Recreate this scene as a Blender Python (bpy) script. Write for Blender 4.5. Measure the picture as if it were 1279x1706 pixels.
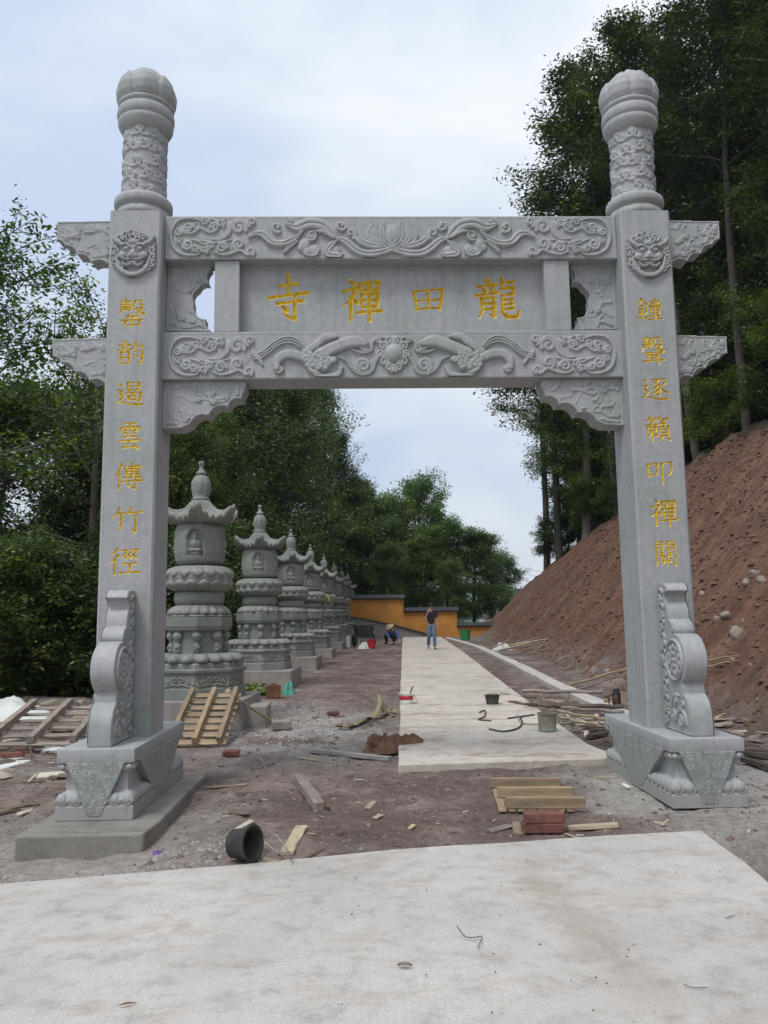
import bpy, math, random
import numpy as np
from mathutils import Vector, Matrix

for _o in list(bpy.data.objects): bpy.data.objects.remove(_o)
SC = bpy.context.scene
PI = math.pi
# ------------------------------------------------------------------ camera
F_PX, W_PX, H_PX = 1352.27, 1279.0, 1706.0
CAM = np.array([-0.337, -8.0, 1.6]); YAW, PITCH, ROLL = 0.0273, 0.133, 0.0138
_f = np.array([math.sin(YAW)*math.cos(PITCH), math.cos(YAW)*math.cos(PITCH), math.sin(PITCH)])
_r0 = np.array([math.cos(YAW), -math.sin(YAW), 0.0])
_u0 = np.cross(_r0, _f)
_R = math.cos(ROLL)*_r0 - math.sin(ROLL)*_u0
_U = math.sin(ROLL)*_r0 + math.cos(ROLL)*_u0
cd = bpy.data.cameras.new('camera'); cam = bpy.data.objects.new('camera', cd); SC.collection.objects.link(cam)
cd.sensor_fit = 'VERTICAL'; cd.sensor_height = 24.0; cd.lens = F_PX/H_PX*24.0
cd.clip_start = 0.05; cd.clip_end = 6000
cam.matrix_world = Matrix(((_R[0], _U[0], -_f[0], CAM[0]), (_R[1], _U[1], -_f[1], CAM[1]), (_R[2], _U[2], -_f[2], CAM[2]), (0, 0, 0, 1)))
SC.camera = cam
# ------------------------------------------------------------------ view transform, world, sun
SC.view_settings.view_transform = 'Standard'; SC.view_settings.look = 'None'
SC.view_settings.gamma = 1.0; SC.view_settings.use_curve_mapping = False
SC.view_settings.exposure = 0.32
SUN_EL, SUN_AZ = math.radians(60), math.radians(215)      # high soft sun, a little behind and to the left of the photographer
SKY_MUL = 1.0
w = bpy.data.worlds.new('World'); SC.world = w; w.use_nodes = True
nt = w.node_tree; nt.nodes.clear()
N = nt.nodes.new; L = nt.links.new
sky = N('ShaderNodeTexSky'); sky.sky_type = 'NISHITA'; sky.sun_disc = False
sky.sun_elevation = SUN_EL; sky.sun_rotation = SUN_AZ
sky.air_density = 1.0; sky.dust_density = 2.0
bg1 = N('ShaderNodeBackground'); bg1.inputs[1].default_value = 0.12; L(sky.outputs[0], bg1.inputs[0])
tc = N('ShaderNodeTexCoord'); mp = N('ShaderNodeMapping'); mp.inputs['Scale'].default_value = (1.0, 1.0, 2.1)
mp.inputs['Location'].default_value = (0.35, 0.2, 0.1)
L(tc.outputs['Generated'], mp.inputs[0])
n1 = N('ShaderNodeTexNoise'); n1.inputs['Scale'].default_value = 2.6; n1.inputs['Detail'].default_value = 5; n1.inputs['Roughness'].default_value = 0.5
n1.inputs['Distortion'].default_value = 0.25
L(mp.outputs[0], n1.inputs[0])
r1 = N('ShaderNodeValToRGB'); e = r1.color_ramp.elements
e[0].position = 0.36; e[0].color = (0.47, 0.55, 0.69, 1); e[1].position = 0.68; e[1].color = (0.76, 0.775, 0.82, 1)
m_ = e.new(0.52); m_.color = (0.61, 0.665, 0.735, 1)
L(n1.outputs[0], r1.inputs[0])
# overcast gradient: brighter toward the zenith
sp = N('ShaderNodeSeparateXYZ'); L(tc.outputs['Generated'], sp.inputs[0])
mr = N('ShaderNodeMapRange'); mr.inputs[1].default_value = 0.0; mr.inputs[2].default_value = 1.0; mr.inputs[3].default_value = 1.0; mr.inputs[4].default_value = 1.22
L(sp.outputs[2], mr.inputs[0])
bg2 = N('ShaderNodeBackground'); L(r1.outputs[0], bg2.inputs[0]); L(mr.outputs[0], bg2.inputs[1])
mx = N('ShaderNodeMixShader'); mx.inputs[0].default_value = 0.90; L(bg1.outputs[0], mx.inputs[1]); L(bg2.outputs[0], mx.inputs[2])
wo = N('ShaderNodeOutputWorld'); L(mx.outputs[0], wo.inputs[0])
sd = bpy.data.lights.new('sun', 'SUN'); sd.energy = 1.5; sd.angle = math.radians(16); sd.color = (1.0, 0.97, 0.92)
so = bpy.data.objects.new('sun', sd); SC.collection.objects.link(so)
_sdir = Vector((math.sin(SUN_AZ)*math.cos(SUN_EL), math.cos(SUN_AZ)*math.cos(SUN_EL), math.sin(SUN_EL)))
so.rotation_euler = _sdir.to_track_quat('Z', 'Y').to_euler(); so.location = (0, -10, 30)

# ------------------------------------------------------------------ helpers
def ray(px, py):
    a, b = px-639.5, py-853.0
    d = _f*F_PX + _R*a - _U*b
    return d/np.linalg.norm(d)
def at(px, py, z=None, Y=None):
    """point of the place seen at that pixel of the photograph, on the height z or on the depth Y"""
    d = ray(px, py)
    t = (z-CAM[2])/d[2] if z is not None else (Y-CAM[1])/d[1]
    return CAM + d*t
def link(o): SC.collection.objects.link(o); return o
def tag(o, label=None, cat=None, group=None, kind=None):
    if label: o['label'] = label
    if cat: o['category'] = cat
    if group: o['group'] = group
    if kind: o['kind'] = kind
    return o
def empty(name, loc=(0, 0, 0), rz=0.0, label=None, cat=None, group=None):
    o = bpy.data.objects.new(name, None); link(o); o.location = loc; o.rotation_euler = (0, 0, rz)
    o.empty_display_size = 0.1
    return tag(o, label, cat, group)
def copy_tree(o, parent=None):
    c = o.copy(); link(c)
    if parent: c.parent = parent
    for ch in list(o.children): copy_tree(ch, c)
    return c
def mesh_obj(name, V, Fs, mat, parent=None, smooth=False, loc=None):
    me = bpy.data.meshes.new(name)
    me.from_pydata([tuple(map(float, v)) for v in V], [], [tuple(map(int, f)) for f in Fs]); me.validate(); me.update()
    return fin(name, me, mat, parent, smooth, loc)
def fin(name, me, mat, parent=None, smooth=False, loc=None):
    if mat is not None: me.materials.append(mat)
    if smooth: me.polygons.foreach_set('use_smooth', np.ones(len(me.polygons), bool))
    o = bpy.data.objects.new(name, me); link(o)
    if parent is not None: o.parent = parent
    if loc is not None: o.location = loc
    return o
def np_mesh(name, V, Q, mat, parent=None, smooth=True, loc=None, attr=None):
    """fast mesh from numpy; Q is an (n,k) array"""
    V = np.asarray(V, np.float32); Q = np.asarray(Q, np.int32); k = Q.shape[1]
    me = bpy.data.meshes.new(name)
    me.vertices.add(len(V)); me.vertices.foreach_set('co', V.ravel())
    me.loops.add(Q.size); me.loops.foreach_set('vertex_index', Q.ravel())
    me.polygons.add(len(Q)); me.polygons.foreach_set('loop_start', np.arange(0, Q.size, k, dtype=np.int32))
    try: me.polygons.foreach_set('loop_total', np.full(len(Q), k, np.int32))
    except Exception: pass
    me.update(calc_edges=True)
    if attr:
        for an, arr in attr.items():
            a = me.color_attributes.new(an, 'FLOAT_COLOR', 'POINT')
            a.data.foreach_set('color', np.asarray(arr, np.float32).ravel())
    return fin(name, me, mat, parent, smooth, loc)

class MB:
    """collects shapes that belong to ONE part"""
    def __init__(s): s.V = []; s.F = []
    def add(s, V, F):
        b = len(s.V); s.V += [tuple(v) for v in V]; s.F += [tuple(i+b for i in f) for f in F]
    def box(s, c, d, rot=None, taper=0.0, jit=0.0, rng=None):
        hx, hy, hz = d[0]/2, d[1]/2, d[2]/2
        V = []
        for sx, sy, sz in ((-1,-1,-1),(1,-1,-1),(1,1,-1),(-1,1,-1),(-1,-1,1),(1,-1,1),(1,1,1),(-1,1,1)):
            k = 1-taper if sz > 0 else 1
            v = Vector((sx*hx*k, sy*hy*k, sz*hz))
            if jit: v += Vector([(rng or random).uniform(-jit, jit) for _ in range(3)])
            if rot is not None: v = rot @ v
            V.append(v+Vector(c))
        s.add(V, [(0,3,2,1),(4,5,6,7),(0,1,5,4),(1,2,6,5),(2,3,7,6),(3,0,4,7)])
        return s
    def tube(s, pts, r, n=8, cap=True):
        pts = [Vector(p) for p in pts]; m = len(pts)
        rs = r if isinstance(r, (list, tuple)) else [r]*m
        V = []; F = []; prev = None
        for i, p in enumerate(pts):
            t = (pts[min(i+1, m-1)]-pts[max(i-1, 0)]).normalized()
            if prev is None:
                a = Vector((0, 0, 1)) if abs(t.z) < 0.9 else Vector((1, 0, 0))
                x = t.cross(a).normalized()
            else:
                x = (prev - t*prev.dot(t)).normalized()
            y = t.cross(x); prev = x
            for k in range(n):
                a = 2*PI*k/n; V.append(p+(x*math.cos(a)+y*math.sin(a))*rs[i])
        for i in range(m-1):
            for k in range(n):
                F.append((i*n+k, i*n+(k+1) % n, (i+1)*n+(k+1) % n, (i+1)*n+k))
        if cap: F += [tuple(range(n))[::-1], tuple((m-1)*n+k for k in range(n))]
        s.add(V, F); return s
    def lathe(s, prof, n=24, c=(0, 0, 0), rot=None, mod=None, capb=True, capt=True):
        """prof [(r,z)...]; mod(theta,i)->factor on the radius"""
        V = []; F = []
        for i, (r, z) in enumerate(prof):
            for k in range(n):
                a = 2*PI*k/n; rr = r*(mod(a, i) if mod else 1)
                v = Vector((rr*math.cos(a), rr*math.sin(a), z))
                if rot is not None: v = rot @ v
                V.append(v+Vector(c))
        for i in range(len(prof)-1):
            for k in range(n):
                F.append((i*n+k, i*n+(k+1) % n, (i+1)*n+(k+1) % n, (i+1)*n+k))
        if capb: F.append(tuple(range(n))[::-1])
        if capt: F.append(tuple((len(prof)-1)*n+k for k in range(n)))
        s.add(V, F); return s
    def prism(s, poly, y0, y1, axis='y'):
        """outline (a,b) -> extruded along axis"""
        n = len(poly)
        def m(a, b, t): return (a, t, b) if axis == 'y' else ((t, a, b) if axis == 'x' else (a, b, t))
        V = [m(a, b, y0) for a, b in poly]+[m(a, b, y1) for a, b in poly]
        s.add(V, [tuple(range(n)), tuple(range(2*n-1, n-1, -1))]+[(i, i+n, (i+1) % n+n, (i+1) % n) for i in range(n)])
        return s
    def build(s, name, mat, parent=None, smooth=False, bevel=0.0, loc=None, seg=1, auto=None):
        me = bpy.data.meshes.new(name); me.from_pydata(s.V, [], s.F); me.validate()
        import bmesh
        bm = bmesh.new(); bm.from_mesh(me)
        if bevel:
            es = [e_ for e_ in bm.edges if len(e_.link_faces) == 2 and e_.calc_face_angle(0) > 0.5]
            bmesh.ops.bevel(bm, geom=es, offset=bevel, segments=seg, affect='EDGES', profile=0.5)
        bmesh.ops.recalc_face_normals(bm, faces=bm.faces[:])
        if auto is not None:
            for e_ in bm.edges:
                e_.smooth = not (len(e_.link_faces) == 2 and e_.calc_face_angle(0) > auto)
            for f_ in bm.faces: f_.smooth = True
        bm.to_mesh(me); bm.free()
        return fin(name, me, mat, parent, smooth and auto is None, loc)

_rs = np.random.RandomState(7); _PERM = _rs.rand(256, 256).astype(np.float32)
def vnoise(x, y):
    xi = np.floor(x).astype(int); yi = np.floor(y).astype(int); fx = x-xi; fy = y-yi
    fx = fx*fx*(3-2*fx); fy = fy*fy*(3-2*fy)
    g = lambda a, b: _PERM[a & 255, b & 255]
    return (g(xi, yi)*(1-fx)+g(xi+1, yi)*fx)*(1-fy)+(g(xi, yi+1)*(1-fx)+g(xi+1, yi+1)*fx)*fy
def fbm(x, y, o=4, ro=0.5):
    s = 0; a = 1; t = 0
    for k in range(o):
        s = s+a*(vnoise(x*2**k+17.3*k, y*2**k+9.1*k)-0.5); t += a; a *= ro
    return s/t*2
def sstep(a, b, x):
    t = np.clip((x-a)/(b-a), 0, 1); return t*t*(3-2*t)

# ------------------------------------------------------------------ materials
def mat(name):
    m = bpy.data.materials.new(name); m.use_nodes = True; t = m.node_tree
    b = t.nodes['Principled BSDF']; return m, t, b
def nnode(t, ty, **kw):
    n = t.nodes.new(ty)
    for k, v in kw.items():
        if hasattr(n, k) and k not in n.inputs: setattr(n, k, v)
        else: n.inputs[k].default_value = v
    return n
def ramp(t, src, stops):
    r = t.nodes.new('ShaderNodeValToRGB'); el = r.color_ramp.elements
    while len(el) > 1: el.remove(el[-1])
    el[0].position = stops[0][0]; el[0].color = (*stops[0][1], 1)
    for p, c in stops[1:]:
        e_ = el.new(p); e_.color = (*c, 1)
    t.links.new(src, r.inputs[0]); return r
def noise(t, vec, scale, detail=4, rough=0.55, dist=0.0):
    n = t.nodes.new('ShaderNodeTexNoise'); n.inputs['Scale'].default_value = scale; n.inputs['Detail'].default_value = detail
    n.inputs['Roughness'].default_value = rough; n.inputs['Distortion'].default_value = dist
    if vec is not None: t.links.new(vec, n.inputs['Vector'])
    return n
def mixc(t, fac, a, b, mode='MIX'):
    m = t.nodes.new('ShaderNodeMix'); m.data_type = 'RGBA'; m.blend_type = mode
    for s_, v in ((0, fac), (6, a), (7, b)):
        if isinstance(v, (int, float)): m.inputs[s_].default_value = v
        elif isinstance(v, tuple): m.inputs[s_].default_value = (*v, 1)
        else: t.links.new(v, m.inputs[s_])
    return m.outputs[2]
def coords(t, kind='Object', scale=None):
    c = t.nodes.new('ShaderNodeTexCoord'); o = c.outputs[kind]
    if scale:
        m = t.nodes.new('ShaderNodeMapping'); m.inputs['Scale'].default_value = scale; t.links.new(o, m.inputs[0]); o = m.outputs[0]
    return o
def bump(t, b, h, strength=0.3, dist=0.02, prev=None):
    n = t.nodes.new('ShaderNodeBump'); n.inputs['Strength'].default_value = strength; n.inputs['Distance'].default_value = dist
    t.links.new(h, n.inputs['Height'])
    if prev is not None: t.links.new(prev, n.inputs['Normal'])
    t.links.new(n.outputs[0], b.inputs['Normal']); return n.outputs[0]
def simple(name, c, rough=0.7, var=0.25, scale=8.0, bmp=0.2, bs=60.0, metal=0.0, stretch=None):
    m, t, b = mat(name); co = coords(t, 'Object', stretch)
    n = noise(t, co, scale, 5, 0.6)
    r = ramp(t, n.outputs[0], [(0.25, tuple(x*(1-var) for x in c)), (0.5, c), (0.78, tuple(min(1, x*(1+var)) for x in c))])
    oi = t.nodes.new('ShaderNodeObjectInfo'); n3 = noise(t, co, scale*.22, 3, 0.6)
    x = mixc(t, 1.0, r.outputs[0], ramp(t, oi.outputs['Random'], [(0.0, (0.80, 0.81, 0.83)), (0.5, (1, 1, 1)), (1.0, (1.16, 1.13, 1.08))]).outputs[0], 'MULTIPLY')
    x = mixc(t, 1.0, x, ramp(t, n3.outputs[0], [(0.35, (0.80, 0.80, 0.80)), (0.6, (1.05, 1.05, 1.05))]).outputs[0], 'MULTIPLY')
    t.links.new(x, b.inputs['Base Color']); b.inputs['Roughness'].default_value = rough; b.inputs['Metallic'].default_value = metal
    if bmp:
        n2 = noise(t, co, bs, 4, 0.6); bump(t, b, n2.outputs[0], bmp, 0.01)
    return m
def stone_mat(name, c0, c1, c2, pattern=None, k=1.0):
    m, t, b = mat(name); co = coords(t, 'Object')
    n = noise(t, co, 1.7, 4, 0.55, 0.3); n2 = noise(t, co, 14, 5, 0.7); n3 = noise(t, co, 220, 2, 0.6)
    base = ramp(t, n.outputs[0], [(0.3, c0), (0.5, c1), (0.7, c2)]).outputs[0]
    sp_ = ramp(t, n3.outputs[0], [(0.35, (0.76, 0.76, 0.77)), (0.6, (1.10, 1.10, 1.09))]).outputs[0]
    sm = ramp(t, n2.outputs[0], [(0.3, (0.86, 0.87, 0.88)), (0.65, (1.07, 1.06, 1.06))]).outputs[0]
    # rain streaks running down
    st = noise(t, coords(t, 'Object', (9, 9, 0.55)), 1.6, 4, 0.6)
    sr = ramp(t, st.outputs[0], [(0.33, (0.78, 0.80, 0.82)), (0.52, (1.0, 1.0, 1.0))]).outputs[0]
    x = mixc(t, 1.0, base, sp_, 'MULTIPLY'); x = mixc(t, 1.0, x, sm, 'MULTIPLY'); x = mixc(t, 0.55, x, sr, 'MULTIPLY')
    if name == 'stupa_granite':
        oi = t.nodes.new('ShaderNodeObjectInfo'); x = mixc(t, 1.0, x, ramp(t, oi.outputs['Random'], [(0.0, (0.84, 0.87, 0.84)), (0.5, (1, 1, 1)), (1.0, (1.13, 1.10, 1.06))]).outputs[0], 'MULTIPLY')
    # dust and dirt close to the ground
    g = t.nodes.new('ShaderNodeNewGeometry'); s_ = t.nodes.new('ShaderNodeSeparateXYZ'); t.links.new(g.outputs['Position'], s_.inputs[0])
    mr_ = t.nodes.new('ShaderNodeMapRange'); mr_.inputs[1].default_value = 0.0; mr_.inputs[2].default_value = 0.22; mr_.inputs[3].default_value = 0.55; mr_.inputs[4].default_value = 0.0
    t.links.new(s_.outputs[2], mr_.inputs[0])
    mm = t.nodes.new('ShaderNodeMath'); mm.operation = 'MULTIPLY'; t.links.new(mr_.outputs[0], mm.inputs[0]); t.links.new(n2.outputs[0], mm.inputs[1])
    x = mixc(t, mm.outputs[0], x, (0.24, 0.20, 0.16))
    t.links.new(x, b.inputs['Base Color']); b.inputs['Roughness'].default_value = 0.62
    h = bump(t, b, n3.outputs[0], 0.16, 0.004)
    if pattern == 'brocade':
        v = noise(t, co, 13, 2, 0.5, 2.2)
        r_ = ramp(t, v.outputs[0], [(0.40, (0, 0, 0)), (0.44, (1, 1, 1)), (0.48, (0.1, .1, .1)), (0.52, (1, 1, 1)), (0.57, (0, 0, 0)), (0.62, (1, 1, 1)), (0.67, (0, 0, 0))]); bump(t, b, r_.outputs[0], 0.75, 0.008, h)
    return m
M = {}
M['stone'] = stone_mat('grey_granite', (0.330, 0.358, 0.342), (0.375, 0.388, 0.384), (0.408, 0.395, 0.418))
M['stone_pillar'] = M['stone']
M['stone_drape'] = stone_mat('carved_granite', (0.34, 0.375, 0.355), (0.375, 0.40, 0.385), (0.40, 0.41, 0.40), 'brocade')
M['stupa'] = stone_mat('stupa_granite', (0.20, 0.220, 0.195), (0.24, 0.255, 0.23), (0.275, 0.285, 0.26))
m, t, b = mat('gold_paint'); n = noise(t, coords(t), 30, 4)
t.links.new(ramp(t, n.outputs[0], [(0.3, (0.46, 0.30, 0.03)), (0.55, (0.78, 0.56, 0.06)), (0.8, (0.90, 0.70, 0.14))]).outputs[0], b.inputs['Base Color'])
b.inputs['Roughness'].default_value = 0.38; b.inputs['Metallic'].default_value = 0.25; M['gold'] = m

def concrete_mat(name, c, stain, weave=False, k=0.5):
    m, t, b = mat(name); co = coords(t, 'Object')
    a = noise(t, co, 0.8, 5, 0.6, 0.4); f2 = noise(t, co, 6, 6, 0.7); f3 = noise(t, co, 90, 3, 0.6)
    x = ramp(t, a.outputs[0], [(0.25, tuple(v*0.80 for v in c)), (0.5, c), (0.75, tuple(min(1, v*1.13) for v in c))]).outputs[0]
    x = mixc(t, 1.0, x, ramp(t, f2.outputs[0], [(0.28, (0.70, 0.69, 0.68)), (0.5, (0.98, 0.98, 0.98)), (0.75, (1.05, 1.05, 1.05))]).outputs[0], 'MULTIPLY')
    x = mixc(t, 0.7, x, ramp(t, f3.outputs[0], [(0.35, (0.78, 0.77, 0.76)), (0.6, (1.04, 1.04, 1.04))]).outputs[0], 'MULTIPLY')
    sn = noise(t, coords(t, 'Object', (1, 2.2, 1)), 1.1, 6, 0.7, 1.2)
    sf = ramp(t, sn.outputs[0], [(0.52, (0, 0, 0)), (0.70, (k, k, k))]).outputs[0]
    x = mixc(t, sf, x, stain)
    # specks of grit
    v = t.nodes.new('ShaderNodeTexVoronoi'); v.inputs['Scale'].default_value = 16; t.links.new(co, v.inputs[0])
    vm = ramp(t, v.outputs['Distance'], [(0.0, (1, 1, 1)), (0.055, (1, 1, 1)), (0.075, (0, 0, 0))]).outputs[0]
    gm = t.nodes.new('ShaderNodeMath'); gm.operation = 'MULTIPLY'; t.links.new(vm, gm.inputs[0])
    gate = ramp(t, noise(t, co, 1.9, 3).outputs[0], [(0.46, (0, 0, 0)), (0.62, (0.75, 0.75, 0.75))]).outputs[0]; t.links.new(gate, gm.inputs[1])
    x = mixc(t, gm.outputs[0], x, (0.12, 0.10, 0.08))
    h = bump(t, b, f3.outputs[0], 0.30, 0.006); h = bump(t, b, f2.outputs[0], 0.28, 0.02, h)
    if weave:
        wv = t.nodes.new('ShaderNodeTexWave'); wv.bands_direction = 'X'; wv.inputs['Scale'].default_value = 9.0; wv.inputs['Distortion'].default_value = 1.6; wv.inputs['Detail'].default_value = 2
        wv2 = t.nodes.new('ShaderNodeTexWave'); wv2.bands_direction = 'Y'; wv2.inputs['Scale'].default_value = 11.0; wv2.inputs['Distortion'].default_value = 1.6; wv2.inputs['Detail'].default_value = 2
        t.links.new(co, wv.inputs[0]); t.links.new(co, wv2.inputs[0])
        mul = t.nodes.new('ShaderNodeMath'); mul.operation = 'MULTIPLY'; t.links.new(wv.outputs[1], mul.inputs[0]); t.links.new(wv2.outputs[1], mul.inputs[1])
        wm = ramp(t, noise(t, co, 0.75, 3, 0.6).outputs[0], [(0.42, (0, 0, 0)), (0.60, (1, 1, 1))]).outputs[0]
        mul2 = t.nodes.new('ShaderNodeMath'); mul2.operation = 'MULTIPLY'; t.links.new(mul.outputs[0], mul2.inputs[0]); t.links.new(wm, mul2.inputs[1])
        h = bump(t, b, mul2.outputs[0], 0.16, 0.008, h)
        wf = ramp(t, mul2.outputs[0], [(0.1, (0.0, 0.0, 0.0)), (0.8, (0.09, 0.09, 0.09))]).outputs[0]
        x = mixc(t, wf, x, (0.33, 0.29, 0.24))
    if weave:      # trodden mud stain running across the slab, with an uneven edge
        (ax_, ay_), (bx_, by_) = [tuple(at(*q, z=0.0)[:2]) for q in ((860, 1440), (1105, 1690))]
        ln_ = math.hypot(bx_-ax_, by_-ay_); dx_, dy_ = (bx_-ax_)/ln_, (by_-ay_)/ln_
        def dot(v_, off):
            d_ = t.nodes.new('ShaderNodeVectorMath'); d_.operation = 'DOT_PRODUCT'; t.links.new(co, d_.inputs[0]); d_.inputs[1].default_value = v_
            a2 = t.nodes.new('ShaderNodeMath'); a2.operation = 'SUBTRACT'; t.links.new(d_.outputs['Value'], a2.inputs[0]); a2.inputs[1].default_value = off; return a2.outputs[0]
        def mth(op, p, q):
            n_ = t.nodes.new('ShaderNodeMath'); n_.operation = op
            for k_, v_ in enumerate((p, q)):
                if isinstance(v_, (int, float)): n_.inputs[k_].default_value = v_
                else: t.links.new(v_, n_.inputs[k_])
            return n_.outputs[0]
        wob_ = noise(t, co, 3.2, 6, 0.7, 0.8).outputs[0]
        across = mth('ADD', mth('ABSOLUTE', dot((-dy_, dx_, 0), -dy_*ax_+dx_*ay_), 0), mth('MULTIPLY', mth('SUBTRACT', wob_, 0.5), 0.7))
        along = mth('ABSOLUTE', mth('SUBTRACT', dot((dx_, dy_, 0), dx_*ax_+dy_*ay_), ln_/2), 0)
        f_ = mth('MULTIPLY', ramp(t, across, [(0.02, (1, 1, 1)), (0.13, (0.45, .45, .45)), (0.22, (0, 0, 0))]).outputs[0], ramp(t, mth('DIVIDE', along, ln_), [(0.30, (0.42, .42, .42)), (0.62, (0, 0, 0))]).outputs[0])
        x = mixc(t, f_, x, (0.30, 0.235, 0.17))
    t.links.new(x, b.inputs['Base Color']); b.inputs['Roughness'].default_value = 0.85
    return m
M['slab'] = concrete_mat('pale_concrete', (0.53, 0.50, 0.465), (0.34, 0.27, 0.205), True, 0.6)
M['path'] = concrete_mat('path_concrete', (0.56, 0.505, 0.44), (0.25, 0.17, 0.12), False, 1.0)
M['plinth'] = concrete_mat('rough_concrete', (0.25, 0.235, 0.21), (0.10, 0.10, 0.075), False, 0.9)
M['plinth_pale'] = concrete_mat('grey_concrete', (0.32, 0.30, 0.28), (0.20, 0.14, 0.11), False, 0.6)

# ground: soil, cement dust and red cut earth by vertex masks
m, t, b = mat('site_ground'); co = coords(t, 'Object')
at_ = t.nodes.new('ShaderNodeAttribute'); at_.attribute_name = 'mask'
sx = t.nodes.new('ShaderNodeSeparateColor'); t.links.new(at_.outputs['Color'], sx.inputs[0])
a = noise(t, co, 1.3, 6, 0.65, 0.5); f2 = noise(t, co, 9, 6, 0.7); f3 = noise(t, co, 55, 4, 0.65)
soil = ramp(t, a.outputs[0], [(0.25, (0.075, 0.052, 0.043)), (0.5, (0.165, 0.118, 0.100)), (0.70, (0.32, 0.255, 0.22))]).outputs[0]
soil = mixc(t, 1.0, soil, ramp(t, f2.outputs[0], [(0.3, (0.62, 0.61, 0.60)), (0.55, (1, 1, 1)), (0.75, (1.35, 1.35, 1.33))]).outputs[0], 'MULTIPLY')
sl = noise(t, coords(t, 'Object', (0.5, 1.7, 0.5)), 1.1, 7, 0.68, 0.6)
red = ramp(t, sl.outputs[0], [(0.30, (0.078, 0.037, 0.023)), (0.5, (0.142, 0.070, 0.043)), (0.72, (0.25, 0.142, 0.092))]).outputs[0]
red = mixc(t, 1.0, red, ramp(t, f2.outputs[0], [(0.3, (0.66, 0.64, 0.62)), (0.6, (1.1, 1.1, 1.1))]).outputs[0], 'MULTIPLY')
dust = ramp(t, f2.outputs[0], [(0.3, (0.24, 0.22, 0.20)), (0.6, (0.40, 0.375, 0.345)), (0.8, (0.50, 0.48, 0.45))]).outputs[0]
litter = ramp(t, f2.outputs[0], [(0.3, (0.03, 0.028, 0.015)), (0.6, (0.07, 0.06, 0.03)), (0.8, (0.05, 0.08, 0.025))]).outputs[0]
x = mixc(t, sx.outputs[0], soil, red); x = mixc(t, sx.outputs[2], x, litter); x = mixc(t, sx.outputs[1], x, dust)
x = mixc(t, 0.8, x, ramp(t, f3.outputs[0], [(0.32, (0.66, 0.66, 0.66)), (0.62, (1.12, 1.12, 1.12))]).outputs[0], 'MULTIPLY')
# pale chips and grains strewn about
v = t.nodes.new('ShaderNodeTexVoronoi'); v.inputs['Scale'].default_value = 13; t.links.new(co, v.inputs[0])
vm = ramp(t, v.outputs['Distance'], [(0.0, (0.5, 0.5, 0.5)), (0.09, (0.5, 0.5, 0.5)), (0.13, (0, 0, 0))]).outputs[0]
vv = t.nodes.new('ShaderNodeMath'); vv.operation = 'MULTIPLY'; t.links.new(vm, vv.inputs[0]); t.links.new(ramp(t, a.outputs[0], [(0.45, (0, 0, 0)), (0.6, (1, 1, 1))]).outputs[0], vv.inputs[1])
x = mixc(t, vv.outputs[0], x, (0.36, 0.33, 0.30))
t.links.new(x, b.inputs['Base Color']); b.inputs['Roughness'].default_value = 0.95
h = bump(t, b, f3.outputs[0], 0.5, 0.012); h = bump(t, b, f2.outputs[0], 0.6, 0.06, h); h = bump(t, b, sl.outputs[0], 0.55, 0.22, h); M['ground'] = m

def leaf_mat(name, dark, mid, light, trans=0.35):
    m, t, b = mat(name)
    a = t.nodes.new('ShaderNodeAttribute'); a.attribute_name = 'tint'
    s_ = t.nodes.new('ShaderNodeSeparateColor'); t.links.new(a.outputs['Color'], s_.inputs[0])
    oi = t.nodes.new('ShaderNodeObjectInfo')
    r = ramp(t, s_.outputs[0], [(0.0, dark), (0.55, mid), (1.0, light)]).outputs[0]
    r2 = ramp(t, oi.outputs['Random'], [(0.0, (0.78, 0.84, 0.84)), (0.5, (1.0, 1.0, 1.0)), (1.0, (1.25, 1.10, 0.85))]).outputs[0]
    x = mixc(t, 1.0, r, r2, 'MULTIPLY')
    t.links.new(x, b.inputs['Base Color']); b.inputs['Roughness'].default_value = 0.42
    tr = t.nodes.new('ShaderNodeBsdfTranslucent'); t.links.new(mixc(t, 1.0, x, (1.2, 1.5, 0.6), 'MULTIPLY'), tr.inputs[0])
    ms = t.nodes.new('ShaderNodeMixShader'); ms.inputs[0].default_value = trans
    t.links.new(b.outputs[0], ms.inputs[1]); t.links.new(tr.outputs[0], ms.inputs[2])
    t.links.new(ms.outputs[0], t.nodes['Material Output'].inputs[0]); return m
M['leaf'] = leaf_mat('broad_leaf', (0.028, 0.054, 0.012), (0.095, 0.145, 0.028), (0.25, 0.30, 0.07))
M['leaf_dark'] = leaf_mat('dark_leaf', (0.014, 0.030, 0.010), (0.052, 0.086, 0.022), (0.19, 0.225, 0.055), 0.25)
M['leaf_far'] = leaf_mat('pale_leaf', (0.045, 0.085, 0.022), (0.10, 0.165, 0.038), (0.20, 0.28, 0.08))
M['bark'] = simple('bark', (0.075, 0.062, 0.05), 0.9, 0.45, 6, 0.6, 30)
M['bark_pale'] = simple('pale_bark', (0.14, 0.125, 0.10), 0.9, 0.4, 6, 0.6, 30)
M['wood'] = simple('pallet_wood', (0.33, 0.245, 0.155), 0.75, 0.35, 5, 0.25, 30, stretch=(0.6, 5, 5))
M['wood_pale'] = simple('pale_wood', (0.46, 0.38, 0.27), 0.8, 0.3, 5, 0.25, 30, stretch=(0.6, 5, 5))
M['wood_grey'] = simple('weathered_wood', (0.27, 0.225, 0.19), 0.85, 0.35, 5, 0.3, 30, stretch=(0.6, 5, 5))
M['wood_dark'] = simple('dark_wet_wood', (0.10, 0.075, 0.055), 0.85, 0.4, 6, 0.4, 30)
M['brick'] = simple('red_brick', (0.20, 0.082, 0.065), 0.9, 0.35, 14, 0.4, 80)
M['rubber'] = simple('black_rubber', (0.035, 0.036, 0.034), 0.6, 0.6, 5, 0.3, 40)
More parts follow.
